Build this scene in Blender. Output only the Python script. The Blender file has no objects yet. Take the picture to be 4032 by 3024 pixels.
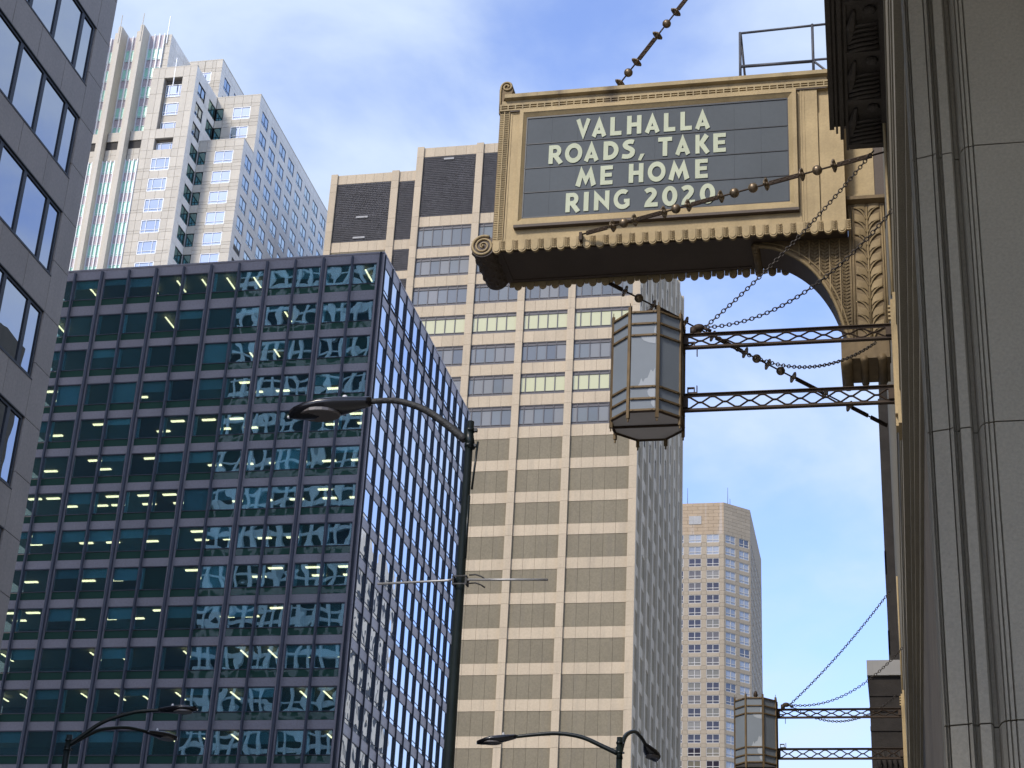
import bpy, math, random
from mathutils import Vector, Matrix
RND = random.Random(11)
SC = bpy.context.scene
COL = SC.collection
rad = math.radians

# ------------------------------------------------------------------ camera
cam = bpy.data.cameras.new('camera')
cam.sensor_width = 36.0
cam.lens = 62.73
cam.clip_end = 5000
cam_o = bpy.data.objects.new('camera', cam)
COL.objects.link(cam_o)
cr = Vector((0.97830103, 0.20129103, 0.04908174))
cu = Vector((0.04444433, -0.43526286, 0.89920573))
cf = Vector((-0.2023655, 0.87751249, 0.43476435))
cam_o.matrix_world = Matrix(((cr.x, cu.x, -cf.x, 0), (cr.y, cu.y, -cf.y, 0), (cr.z, cu.z, -cf.z, 1.6), (0, 0, 0, 1)))
SC.camera = cam_o

# ------------------------------------------------------------------ sky, sun, exposure
SUN_EL, SUN_ROT = rad(40), rad(206.8)
world = bpy.data.worlds.new('World')
SC.world = world
world.use_nodes = True
nt = world.node_tree
nt.nodes.clear()
def wn(t, **k):
    n = nt.nodes.new(t)
    for a, b in k.items(): setattr(n, a, b)
    return n
wout = wn('ShaderNodeOutputWorld'); wbg = wn('ShaderNodeBackground')
sky = wn('ShaderNodeTexSky', sky_type='NISHITA', sun_disc=False, sun_elevation=SUN_EL, sun_rotation=SUN_ROT, altitude=200.0)
sky.air_density = 1.0; sky.dust_density = 0.6; sky.ozone_density = 3.0
wbg.inputs['Strength'].default_value = 0.15
tc = wn('ShaderNodeTexCoord'); mp = wn('ShaderNodeMapping')
mp.inputs['Location'].default_value = (3*1.7+0.3, 3*0.9, 0.4*3); mp.inputs['Scale'].default_value = (2.2, 2.2, 4.6); mp.inputs['Rotation'].default_value = (0.15, 0.45, 0.3)
n1 = wn('ShaderNodeTexNoise'); n1.inputs['Scale'].default_value = 1.7; n1.inputs['Detail'].default_value = 7; n1.inputs['Roughness'].default_value = 0.52; n1.inputs['Distortion'].default_value = 0.35
r1 = wn('ShaderNodeMapRange'); r1.inputs[1].default_value = 0.36; r1.inputs[2].default_value = 0.66; r1.inputs[3].default_value = 0.08; r1.inputs[4].default_value = 0.96; r1.interpolation_type = 'SMOOTHSTEP'
tint = wn('ShaderNodeMix', data_type='RGBA', blend_type='MULTIPLY'); tint.inputs[0].default_value = 1.0; tint.inputs[7].default_value = (1.02, 0.97, 1.16, 1)
mixc = wn('ShaderNodeMix', data_type='RGBA')
mixc.inputs[7].default_value = (2.5, 2.95, 3.6, 1)
lk = nt.links.new
lk(tc.outputs['Generated'], mp.inputs[0]); lk(mp.outputs[0], n1.inputs['Vector']); lk(n1.outputs['Fac'], r1.inputs[0])
lk(sky.outputs[0], tint.inputs[6]); lk(tint.outputs[2], mixc.inputs[6]); lk(r1.outputs[0], mixc.inputs[0])
lk(mixc.outputs[2], wbg.inputs['Color']); lk(wbg.outputs[0], wout.inputs[0])

sun = bpy.data.lights.new('sun', 'SUN')
sun.energy = 1.5; sun.angle = rad(10); sun.color = (1.0, 0.93, 0.82)
sun_o = bpy.data.objects.new('sun', sun); COL.objects.link(sun_o)
sd = Vector((math.sin(SUN_ROT) * math.cos(SUN_EL), math.cos(SUN_ROT) * math.cos(SUN_EL), math.sin(SUN_EL)))
sun_o.rotation_euler = sd.to_track_quat('Z', 'Y').to_euler()
sun_o.location = (-60, -80, 120)
SC.view_settings.view_transform = 'Standard'
SC.view_settings.look = 'None'
SC.view_settings.exposure = 1.0
SC.view_settings.gamma = 1.0
SC.view_settings.use_curve_mapping = False
SC.render.engine = 'CYCLES'
SC.cycles.max_bounces = 8
SC.cycles.transparent_max_bounces = 12
SC.cycles.sample_clamp_indirect = 6.0

# ------------------------------------------------------------------ materials
def mat(name, col, rough=0.75, metal=0.0, var=0.15, vs=0.6, fine=0.0, fs=25.0, bump=0.0, bs=40.0, streak=0.0, ss=2.0, scol=(0.05, 0.045, 0.04), emit=None, est=1.0, objrand=0.0, spec=0.4):
    m = bpy.data.materials.new(name); m.use_nodes = True
    t = m.node_tree; N = t.nodes; L = t.links.new
    b = N['Principled BSDF']
    b.inputs['Roughness'].default_value = rough; b.inputs['Metallic'].default_value = metal
    b.inputs['Specular IOR Level'].default_value = spec
    g = N.new('ShaderNodeNewGeometry')
    def noise(scale, vec=(1, 1, 1), detail=5):
        mm = N.new('ShaderNodeMapping'); mm.inputs['Scale'].default_value = vec
        L(g.outputs['Position'], mm.inputs[0])
        n = N.new('ShaderNodeTexNoise'); n.inputs['Scale'].default_value = scale; n.inputs['Detail'].default_value = detail; n.inputs['Roughness'].default_value = 0.6
        L(mm.outputs[0], n.inputs['Vector']); return n.outputs['Fac']
    def rng(src, a, c, lo, hi):
        r = N.new('ShaderNodeMapRange'); r.inputs[1].default_value = a; r.inputs[2].default_value = c; r.inputs[3].default_value = lo; r.inputs[4].default_value = hi
        L(src, r.inputs[0]); return r.outputs[0]
    def mul(cin, fac):
        x = N.new('ShaderNodeVectorMath'); x.operation = 'SCALE'
        L(cin, x.inputs[0]); L(fac, x.inputs['Scale']); return x.outputs[0]
    base = N.new('ShaderNodeRGB'); base.outputs[0].default_value = (*col, 1)
    c = base.outputs[0]
    if var: c = mul(c, rng(noise(vs), 0.3, 0.7, 1 - var, 1 + var))
    if fine: c = mul(c, rng(noise(fs, detail=2), 0.3, 0.7, 1 - fine, 1 + fine))
    if objrand:
        oi = N.new('ShaderNodeObjectInfo'); c = mul(c, rng(oi.outputs['Random'], 0, 1, 1 - objrand, 1 + objrand))
    if streak:
        s = rng(noise(ss, (1, 1, 0.07)), 0.52, 0.72, 0, streak)
        x = N.new('ShaderNodeMix'); x.data_type = 'RGBA'; L(s, x.inputs[0]); L(c, x.inputs[6]); x.inputs[7].default_value = (*scol, 1); c = x.outputs[2]
    L(c, b.inputs['Base Color'])
    if bump:
        bn = N.new('ShaderNodeBump'); bn.inputs['Strength'].default_value = bump; bn.inputs['Distance'].default_value = 0.02
        L(noise(bs, detail=3), bn.inputs['Height']); L(bn.outputs[0], b.inputs['Normal'])
    if emit:
        b.inputs['Emission Color'].default_value = (*emit, 1); b.inputs['Emission Strength'].default_value = est
    return m

def glass(name, body, transp=None, lo=0.16, hi=0.8, power=1.5, wav=0.0, ws=0.5, tintg=(1, 1, 1), objrand=0.0, rough=0.0, randbody=None):
    m = bpy.data.materials.new(name); m.use_nodes = True
    t = m.node_tree; N = t.nodes; L = t.links.new; N.clear()
    out = N.new('ShaderNodeOutputMaterial')
    gl = N.new('ShaderNodeBsdfGlossy'); gl.inputs['Roughness'].default_value = rough; gl.inputs['Color'].default_value = (*tintg, 1)
    di = N.new('ShaderNodeBsdfDiffuse'); di.inputs['Color'].default_value = (*body, 1)
    oi = N.new('ShaderNodeObjectInfo')
    if randbody:
        cr_ = N.new('ShaderNodeValToRGB'); cr_.color_ramp.interpolation = 'CONSTANT'
        el = cr_.color_ramp.elements
        for i, (p, cc) in enumerate(randbody):
            e = el[i] if i < 2 else el.new(p)
            e.position = p; e.color = (*cc, 1)
        L(oi.outputs['Random'], cr_.inputs[0]); L(cr_.outputs[0], di.inputs['Color'])
    bs_ = di.outputs[0]
    if transp:
        tr = N.new('ShaderNodeBsdfTransparent'); tr.inputs['Color'].default_value = (*transp, 1)
        ms = N.new('ShaderNodeMixShader'); ms.inputs[0].default_value = 0.84
        L(bs_, ms.inputs[1]); L(tr.outputs[0], ms.inputs[2]); bs_ = ms.outputs[0]
    lw = N.new('ShaderNodeLayerWeight'); lw.inputs['Blend'].default_value = 0.5
    pw = N.new('ShaderNodeMath'); pw.operation = 'POWER'; pw.inputs[1].default_value = power
    mr = N.new('ShaderNodeMapRange'); mr.inputs[3].default_value = lo; mr.inputs[4].default_value = hi
    L(lw.outputs['Facing'], pw.inputs[0]); L(pw.outputs[0], mr.inputs[0])
    mx = N.new('ShaderNodeMixShader'); L(mr.outputs[0], mx.inputs[0]); L(bs_, mx.inputs[1]); L(gl.outputs[0], mx.inputs[2])
    L(mx.outputs[0], out.inputs[0])
    if wav:
        g = N.new('ShaderNodeNewGeometry')
        ad = N.new('ShaderNodeVectorMath'); ad.operation = 'ADD'
        sc_ = N.new('ShaderNodeVectorMath'); sc_.operation = 'SCALE'; sc_.inputs[0].default_value = (37, 11, 23)
        L(oi.outputs['Random'], sc_.inputs['Scale']); L(g.outputs['Position'], ad.inputs[0]); L(sc_.outputs[0], ad.inputs[1])
        n = N.new('ShaderNodeTexNoise'); n.inputs['Scale'].default_value = ws; n.inputs['Detail'].default_value = 1.0
        L(ad.outputs[0], n.inputs['Vector'])
        bn = N.new('ShaderNodeBump'); bn.inputs['Strength'].default_value = 1.0; bn.inputs['Distance'].default_value = wav
        L(n.outputs['Fac'], bn.inputs['Height']); L(bn.outputs[0], gl.inputs['Normal'])
    return m

M = {}
M['granite'] = mat('grey_granite', (0.44, 0.39, 0.345), 0.6, var=0.07, vs=0.35, fine=0.09, fs=9, streak=0.15, ss=1.6, scol=(0.22, 0.2, 0.18), objrand=0.04)
M['joint'] = mat('dark_joint', (0.035, 0.033, 0.032), 0.9)
M['black_frame'] = mat('black_window_frame', (0.02, 0.021, 0.023), 0.4, var=0.2, vs=2)
M['bronze_frame'] = mat('dark_window_frame', (0.055, 0.052, 0.05), 0.45, metal=0.3, var=0.15, vs=2)
M['glass_left'] = glass('blue_grey_window_glass', (0.02, 0.025, 0.03), lo=0.14, hi=0.92, power=1.3, wav=0.0025, ws=0.7, tintg=(0.82, 0.86, 0.93))
M['mauve'] = mat('mauve_grey_metal', (0.30, 0.268, 0.27), 0.5, var=0.07, vs=0.3, fine=0.1, fs=6, objrand=0.06)
M['fin'] = mat('dark_metal_fin', (0.028, 0.032, 0.042), 0.4, metal=0.25, var=0.1)
M['fin_light'] = mat('grey_metal_fin', (0.10, 0.105, 0.125), 0.4, metal=0.3, var=0.1)
M['green_sp'] = glass('green_spandrel_glass', (0.035, 0.085, 0.062), lo=0.06, hi=0.5, wav=0.01, ws=0.6)
M['glass_teal'] = glass('teal_window_glass', (0.07, 0.24, 0.29), transp=(0.74, 0.92, 0.94), lo=0.20, randbody=[(0.0, (0.05, 0.17, 0.20)), (0.35, (0.03, 0.10, 0.15)), (0.6, (0.08, 0.26, 0.30)), (0.85, (0.04, 0.15, 0.15))], hi=0.9, power=1.6, wav=0.016, ws=0.36, tintg=(0.70, 0.95, 1.0))
M['glass_side'] = glass('side_window_glass', (0.02, 0.035, 0.04), lo=0.2, hi=0.98, power=0.9, wav=0.012, ws=0.42, tintg=(0.92, 0.96, 1.0))
M['blind'] = mat('window_blind', (0.55, 0.72, 0.76), 0.9, var=0.05, vs=1.5, objrand=0.3)
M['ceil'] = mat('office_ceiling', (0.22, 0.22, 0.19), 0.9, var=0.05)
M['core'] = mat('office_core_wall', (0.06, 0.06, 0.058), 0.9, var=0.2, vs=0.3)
M['tube'] = mat('office_light_tube', (0.9, 0.86, 0.7), 0.6, var=0, emit=(1.0, 0.70, 0.40), est=2.2)
M['white_stone'] = mat('white_stone', (0.56, 0.51, 0.42), 0.7, var=0.06, vs=0.15, fine=0.05, fs=2.5, streak=0.12, ss=0.8, scol=(0.40, 0.36, 0.30), objrand=0.06)
M['white_frame'] = mat('white_window_frame', (0.80, 0.82, 0.84), 0.4, var=0.03)
M['white_core'] = mat('stone_joint_brown', (0.30, 0.27, 0.235), 0.9, var=0.1)
M['flank_stone'] = mat('flank_precast', (0.43, 0.375, 0.285), 0.8, var=0.08, vs=0.2, fine=0.06, fs=3, objrand=0.04)
M['lifted_stone'] = mat('lifted_pale_stone', (0.84, 0.81, 0.75), 0.75, var=0.08, vs=0.2, fine=0.06, fs=3, objrand=0.04)  # the fronts' white stone, lifted paler on flanks to offset their shade
M['glass_white'] = glass('sky_window_glass', (0.03, 0.05, 0.07), lo=0.42, hi=0.92, power=1.2, wav=0.002, ws=0.4, tintg=(0.70, 0.80, 0.88))
M['glass_corner'] = glass('dark_green_corner_glass', (0.02, 0.055, 0.05), lo=0.16, hi=0.7, power=1.6, wav=0.004, ws=0.4, tintg=(0.7, 1.0, 0.95))
M['mint'] = mat('mint_green_window', (0.42, 0.75, 0.58), 0.25, var=0.04, objrand=0.05, spec=0.6)
M['pinkish'] = mat('rosy_grey_panel', (0.52, 0.45, 0.45), 0.7, var=0.05)
M['dark_hole'] = mat('dark_louver', (0.05, 0.045, 0.04), 0.8)
M['cream'] = mat('cream_precast', (0.50, 0.405, 0.28), 0.8, var=0.06, vs=0.15, fine=0.06, fs=3.5, streak=0.28, ss=1.0, scol=(0.26, 0.22, 0.17), objrand=0.05)
M['cream_core'] = mat('precast_joint', (0.20, 0.17, 0.135), 0.9)
M['aggregate'] = mat('brown_aggregate_panel', (0.215, 0.182, 0.122), 0.9, var=0.05, vs=0.2, fine=0.11, fs=4.0, streak=0.25, ss=1.5, scol=(0.16, 0.14, 0.115), bump=0.2, bs=8, objrand=0.04)
M['louver'] = mat('charcoal_louver', (0.098, 0.094, 0.10), 0.6, var=0.14, vs=0.25, fine=0.15, fs=1.2)
M['frame_grey'] = mat('grey_window_frame', (0.085, 0.08, 0.085), 0.5, var=0.08)
M['glass_grey'] = glass('grey_window_glass', (0.10, 0.105, 0.10), lo=0.07, hi=0.6, tintg=(0.8, 0.85, 0.8), wav=0.004, ws=0.4, randbody=[(0.0, (0.15, 0.155, 0.14)), (0.3, (0.12, 0.125, 0.115)), (0.6, (0.19, 0.18, 0.15)), (0.85, (0.10, 0.105, 0.10))])
M['glass_yellow'] = glass('yellow_blind_window', (0.52, 0.50, 0.26), lo=0.05, hi=0.5, wav=0.002, ws=0.4)
M['glass_dark'] = glass('dark_side_glass', (0.012, 0.012, 0.018), lo=0.02, hi=0.12, power=2)
M['tan_stone'] = mat('tan_tower_stone', (0.34, 0.28, 0.20), 0.8, var=0.06, vs=0.1, fine=0.05, fs=2, objrand=0.05)
M['tan_stain'] = mat('stained_tan_stone', (0.36, 0.27, 0.175), 0.8, var=0.08, vs=0.15, streak=0.75, ss=0.32, scol=(0.50, 0.47, 0.44), objrand=0.05)
M['tan_core'] = mat('tan_joint', (0.25, 0.20, 0.15), 0.9)
M['glass_far'] = glass('far_window_glass', (0.05, 0.045, 0.05), lo=0.05, hi=0.6, wav=0.001, randbody=[(0.0, (0.028, 0.024, 0.034)), (0.42, (0.15, 0.135, 0.095)), (0.66, (0.10, 0.085, 0.07)), (0.8, (0.2, 0.18, 0.14))])
M['glass_far_pale'] = glass('pale_chamfer_glass', (0.13, 0.14, 0.15), lo=0.10, hi=0.5, tintg=(0.85, 0.88, 0.9), randbody=[(0.0, (0.30, 0.31, 0.32)), (0.55, (0.22, 0.23, 0.24)), (0.8, (0.06, 0.055, 0.06))])
M['far_frame'] = mat('pale_window_frame', (0.50, 0.47, 0.42), 0.6, var=0.04)
M['gold'] = mat('aged_gold_paint', (0.40, 0.305, 0.165), 0.6, spec=0.2, metal=0.1, var=0.16, vs=1.6, fine=0.07, fs=35, streak=0.38, ss=4.5, scol=(0.25, 0.19, 0.105), bump=0.10, bs=25)
M['gold_dirty'] = mat('weathered_gold_paint', (0.36, 0.28, 0.155), 0.6, spec=0.2, metal=0.1, var=0.20, vs=3.0, streak=0.95, ss=3.0, scol=(0.11, 0.085, 0.06), bump=0.12, bs=30)
M['gold_dark'] = mat('dark_bronze_relief', (0.17, 0.122, 0.065), 0.6, spec=0.2, metal=0.15, var=0.22, vs=3.5, streak=0.4, ss=5, scol=(0.09, 0.065, 0.04), bump=0.15, bs=30)
M['gold_mid'] = mat('brown_gold_relief', (0.25, 0.185, 0.095), 0.6, spec=0.2, metal=0.1, var=0.22, vs=3.5, streak=0.5, ss=4, scol=(0.11, 0.08, 0.05), bump=0.12, bs=30)
M['soffit'] = mat('brown_soffit_paint_and_shade', (0.085, 0.062, 0.045), 0.6, var=0.12, vs=1.5, fine=0.08, fs=50)  # brown soffit paint, also colours the painted shade strips
M['board'] = mat('slate_grey_letter_board', (0.095, 0.108, 0.118), 0.6, var=0.07, vs=0.9, fine=0.03, fs=20, spec=0.15)
M['track'] = mat('dark_letter_track', (0.025, 0.027, 0.03), 0.4)
M['letter'] = mat('pale_green_letter', (0.53, 0.56, 0.41), 0.7, spec=0.1, var=0.05, vs=3, objrand=0.03)
M['bronze'] = mat('dark_brown_bronze', (0.055, 0.038, 0.026), 0.6, spec=0.2, metal=0.2, var=0.25, vs=5, fine=0.1, fs=60, bump=0.1, bs=60)
M['bead'] = mat('weathered_bronze_bead', (0.20, 0.15, 0.095), 0.38, metal=0.6, var=0.3, vs=9, bump=0.1, bs=50)
M['chain'] = mat('blackened_chain', (0.06, 0.05, 0.042), 0.5, metal=0.5, var=0.3, vs=15)
M['brass'] = mat('tarnished_brass', (0.15, 0.105, 0.055), 0.6, spec=0.2, metal=0.2, var=0.25, vs=6, streak=0.4, ss=9, scol=(0.08, 0.05, 0.03), bump=0.08, bs=60)
M['frost'] = mat('frosted_lantern_glass', (0.185, 0.21, 0.23), 0.5, var=0.05, vs=2.5, spec=0.25)
M['frost_under'] = mat('pale_lantern_floor_glass', (0.55, 0.52, 0.50), 0.6, var=0.05, vs=3)
M['frost_chip'] = mat('bare_pale_glass_patch', (0.34, 0.365, 0.38), 0.5, var=0.05, vs=4, spec=0.2)
M['paintblack'] = mat('glossy_dark_green_paint', (0.007, 0.011, 0.010), 0.35, var=0.35, vs=6, streak=0.2, ss=9, scol=(0.015, 0.035, 0.02), spec=0.35)
M['lamp_black'] = mat('dark_lamp_housing', (0.006, 0.006, 0.008), 0.22, var=0.2, vs=4, spec=0.6)
M['lens'] = mat('grey_brown_lamp_lens', (0.105, 0.092, 0.083), 0.4, var=0.05, spec=0.6)
M['galv'] = mat('galvanised_steel', (0.36, 0.35, 0.33), 0.45, metal=0.5, var=0.15, vs=8)
M['arm_rust'] = mat('pitted_arm_paint', (0.03, 0.029, 0.027), 0.6, var=0.5, vs=22, bump=0.5, bs=40)
M['cell'] = mat('pale_photocell', (0.6, 0.6, 0.6), 0.4, var=0)
M['rail'] = mat('blue_grey_rail_paint', (0.075, 0.08, 0.10), 0.5, var=0.3, vs=5, streak=0.4, ss=8, scol=(0.13, 0.085, 0.055))
M['lime'] = mat('grey_limestone', (0.27, 0.24, 0.178), 0.85, var=0.07, vs=0.8, fine=0.10, fs=55, streak=0.35, ss=2.6, scol=(0.17, 0.15, 0.115), bump=0.3, bs=45)
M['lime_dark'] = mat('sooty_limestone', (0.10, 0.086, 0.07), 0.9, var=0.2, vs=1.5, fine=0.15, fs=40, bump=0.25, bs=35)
M['dark_stone'] = mat('near_black_stone', (0.035, 0.03, 0.026), 0.9, var=0.3, vs=2, bump=0.3, bs=20)  # very dark stone tone with random mottling
M['lime_pale'] = mat('pale_limestone', (0.36, 0.35, 0.33), 0.85, var=0.1, vs=1.0, streak=0.3, ss=3, scol=(0.2, 0.19, 0.18))
M['asphalt'] = mat('asphalt', (0.05, 0.05, 0.05), 0.9, var=0.2, vs=0.5)
M['pave'] = mat('concrete_pavement', (0.30, 0.29, 0.27), 0.9, var=0.1, vs=0.5)
M['paint_white'] = mat('white_road_paint', (0.75, 0.75, 0.72), 0.8, var=0.1)

# ------------------------------------------------------------------ mesh builder
class MB:
    def __init__(s, O=(0, 0, 0), rz=0.0):
        s.v = []; s.f = []; s.m = []; s.sm = []; s.mi = 0; s.smooth = False
        s.M = Matrix.Translation(O) @ Matrix.Rotation(rz, 4, 'Z')
    def add(s, vs, fs):
        k = len(s.v)
        s.v += [tuple(s.M @ Vector(p)) for p in vs]
        for f in fs:
            s.f.append(tuple(i + k for i in f)); s.m.append(s.mi); s.sm.append(s.smooth)
    def box(s, x0, x1, y0, y1, z0, z1):
        s.add([(x0, y0, z0), (x1, y0, z0), (x1, y1, z0), (x0, y1, z0), (x0, y0, z1), (x1, y0, z1), (x1, y1, z1), (x0, y1, z1)],
              [(0, 3, 2, 1), (4, 5, 6, 7), (0, 1, 5, 4), (1, 2, 6, 5), (2, 3, 7, 6), (3, 0, 4, 7)])
    def fb(s, u0, u1, z0, z1, d0, d1):
        s.box(u0, u1, -d1, -d0, z0, z1)
    def prism(s, poly, y0, y1):            # poly of (x,z), counter-clockwise seen from -y
        n = len(poly)
        s.add([(x, y0, z) for x, z in poly] + [(x, y1, z) for x, z in poly],
              [tuple(range(n)), tuple(range(2 * n - 1, n - 1, -1))] + [(i, i + n, (i + 1) % n + n, (i + 1) % n) for i in range(n)])
    def zprism(s, poly, z0, z1):           # poly of (x,y) counter-clockwise from above
        n = len(poly)
        s.add([(x, y, z0) for x, y in poly] + [(x, y, z1) for x, y in poly],
              [tuple(range(n - 1, -1, -1)), tuple(range(n, 2 * n))] + [(i, (i + 1) % n, (i + 1) % n + n, i + n) for i in range(n)])
    def yprism(s, poly, x0, x1):           # poly of (y,z)
        n = len(poly)
        s.add([(x0, y, z) for y, z in poly] + [(x1, y, z) for y, z in poly],
              [tuple(range(n)), tuple(range(2 * n - 1, n - 1, -1))] + [(i, i + n, (i + 1) % n + n, (i + 1) % n) for i in range(n)])
    def tube(s, path, r, n=8, caps=True, flat=1.0):
        P = [Vector(p) for p in path]
        rs = r if isinstance(r, (list, tuple)) else [r] * len(P)
        vs = []; fs = []
        up = None
        for i, p in enumerate(P):
            t = (P[min(i + 1, len(P) - 1)] - P[max(i - 1, 0)]).normalized()
            if up is None:
                up = Vector((0, 0, 1)) if abs(t.z) < 0.9 else Vector((0, 1, 0))
            a = t.cross(up).normalized(); b = a.cross(t).normalized(); up = b
            for k in range(n):
                w = 2 * math.pi * k / n
                vs.append(p + (a * math.cos(w) + b * math.sin(w) * flat) * rs[i])
        for i in range(len(P) - 1):
            for k in range(n):
                k2 = (k + 1) % n
                fs.append((i * n + k, i * n + k2, (i + 1) * n + k2, (i + 1) * n + k))
        if caps:
            fs.append(tuple(range(n - 1, -1, -1))); fs.append(tuple((len(P) - 1) * n + k for k in range(n)))
        s.add(vs, fs)
    def sphere(s, c, r, nu=12, nv=8, sc=(1, 1, 1)):
        vs = []; fs = []
        for j in range(nv + 1):
            ph = math.pi * j / nv
            for i in range(nu):
                th = 2 * math.pi * i / nu
                vs.append((c[0] + r * sc[0] * math.sin(ph) * math.cos(th), c[1] + r * sc[1] * math.sin(ph) * math.sin(th), c[2] + r * sc[2] * math.cos(ph)))
        for j in range(nv):
            for i in range(nu):
                fs.append((j * nu + i, (j + 1) * nu + i, (j + 1) * nu + (i + 1) % nu, j * nu + (i + 1) % nu))
        s.add(vs, fs)
    def loft(s, secs, caps=True):          # list of equal-length rings
        n = len(secs[0]); vs = [p for r in secs for p in r]; fs = []
        for i in range(len(secs) - 1):
            for k in range(n):
                fs.append((i * n + k, i * n + (k + 1) % n, (i + 1) * n + (k + 1) % n, (i + 1) * n + k))
        if caps:
            fs.append(tuple(range(n - 1, -1, -1))); fs.append(tuple((len(secs) - 1) * n + k for k in range(n)))
        s.add(vs, fs)
    def mesh(s, name, mats):
        me = bpy.data.meshes.new(name)
        me.from_pydata(s.v, [], s.f); me.update()
        for m in (mats if isinstance(mats, (list, tuple)) else [mats]): me.materials.append(m)
        if len(s.m):
            me.polygons.foreach_set('material_index', s.m)
            me.polygons.foreach_set('use_smooth', s.sm)
        return me

def obj(name, me, parent=None, loc=(0, 0, 0), rz=0.0, kind=None, label=None):
    o = bpy.data.objects.new(name, me); COL.objects.link(o)
    o.location = loc
    if rz: o.rotation_euler = (0, 0, rz)
    if parent: o.parent = parent
    if kind: o['kind'] = kind
    if label: o['label'] = label
    return o
def thing(name, label, cat, loc=(0, 0, 0), group=None):
    o = obj(name, None, None, loc); o['label'] = label; o['category'] = cat
    if group: o['group'] = group
    return o
def rel(root, p=(0, 0, 0)):
    return tuple(Vector(p) - root.location)
def wpart(root, name, mb, mats, kind=None, label=None):   # builder in world coordinates
    return obj(name, mb.mesh(name, mats), root, rel(root), 0, kind, label)
def structure(name, mb, mats):
    return obj(name, mb.mesh(name, mats), None, (0, 0, 0), 0, 'structure')
CACHE = {}
def cached(key, fn):
    if key not in CACHE: CACHE[key] = fn()
    return CACHE[key]

class Skin:
    """cladding of one building: flat panels, the largest in view as parts, the rest joined"""
    def __init__(s, root): s.root = root; s.items = []
    def panel(s, O, rz, u0, u1, z0, z1, m, name='stone_panel', depth=0.25, gap=0.035, d=0.0, pri=1.0):
        s.items.append((pri * (u1 - u0) * (z1 - z0), O, rz, u0, u1, z0, z1, m, name, depth, gap, d))
    def grid(s, O, rz, us, zs, holes, m, **k):
        for i in range(len(us) - 1):
            for j in range(len(zs) - 1):
                a, b, c, e = us[i], us[i + 1], zs[j], zs[j + 1]
                if b - a < 0.06 or e - c < 0.06: continue
                uc, zc = (a + b) / 2, (c + e) / 2
                if any(h[0] < uc < h[1] and h[2] < zc < h[3] for h in holes): continue
                s.panel(O, rz, a, b, c, e, m, **k)
    def done(s, limit=300):
        s.items.sort(key=lambda t: -t[0])
        byname = {}
        rest = {}
        for it in s.items:
            _, O, rz, u0, u1, z0, z1, m, name, depth, gap, d = it
            w, h = round(u1 - u0, 3), round(z1 - z0, 3)
            c = byname.get(name, 0)
            if c < limit:
                byname[name] = c + 1
                def mk():
                    b = MB(); b.fb(gap / 2, w - gap / 2, gap / 2, h - gap / 2, -depth, 0); return b.mesh(name, m)
                me = cached((name, w, h, m.name, depth, gap), mk)
                p = Matrix.Translation(O) @ Matrix.Rotation(rz, 4, 'Z') @ Vector((u0, -d, z0))
                obj(name, me, s.root, rel(s.root, p), rz)
            else:
                if (name, m.name) not in rest: rest[(name, m.name)] = (MB(), m)
                b = rest[(name, m.name)][0]; b.M = Matrix.Translation(O) @ Matrix.Rotation(rz, 4, 'Z')
                b.fb(u0 + gap / 2, u1 - gap / 2, z0 + gap / 2, z1 - gap / 2, d - depth, d)
        for (name, _), (b, m) in rest.items():
            wpart(s.root, name + '_field', b, m, kind='stuff')

def window(root, O, rz, u, z, w, h, fm, pm, fw=0.1, mull=(), trans=(), recess=0.12, fd=0.1, mw=None, name='window', frac_tr=None, sub='pane'):
    """a window part (frame with bars) and its pane as a sub-part"""
    w = round(w, 3); h = round(h, 3); mw = mw or fw * 0.7
    def mkf():
        b = MB()
        b.fb(0, w, 0, fw, -recess - 0.02, -recess + fd); b.fb(0, w, h - fw, h, -recess - 0.02, -recess + fd)
        b.fb(0, fw, fw, h - fw, -recess - 0.02, -recess + fd); b.fb(w - fw, w, fw, h - fw, -recess - 0.02, -recess + fd)
        for a in mull: b.fb(a * w - mw / 2, a * w + mw / 2, fw, h - fw, -recess - 0.02, -recess + fd * 0.8)
        for a in trans: b.fb(fw, w - fw, a * h - mw / 2, a * h + mw / 2, -recess - 0.02, -recess + fd * 0.75)
        return b.mesh(name, fm)
    def mkp():
        b = MB(); b.fb(fw * 0.5, w - fw * 0.5, fw * 0.5, h - fw * 0.5, -recess - 0.05, -recess - 0.022); return b.mesh(sub, pm)
    p = Matrix.Translation(O) @ Matrix.Rotation(rz, 4, 'Z') @ Vector((u, 0, z))
    o = obj(name, cached(('wf', name, w, h, fm.name, fw, mull, trans, recess, fd, mw), mkf), root, rel(root, p), rz)
    q = obj(sub, cached(('wp', w, h, pm.name, fw, recess, sub), mkp), o)
    return o
Q = math.pi / 2

# ================================================================== ground
g = MB(); g.box(-900, 900, -600, 2500, -0.6, -0.16); structure('ground', g, M['pave'])
g = MB(); g.box(-26, -6.5, -300, 900, -0.158, -0.15); structure('road', g, M['asphalt'])
for i, (a, b) in enumerate(((-6.2, 0.2), (-31.9, -26.3))):
    g = MB(); g.box(a, b, -300, 125, -0.155, 0.0); structure('pavement', g, M['pave'])
for a in (-6.5, -26.3):
    g = MB(); g.box(a, a + 0.3, -300, 900, -0.155, 0.004); structure('kerb', g, M['lifted_stone'])
g = MB()
for y in range(-40, 300, 9): g.box(-16.4, -16.25, y, y + 3, -0.149, -0.146)
structure('lane_marking', g, M['paint_white'])

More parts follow.
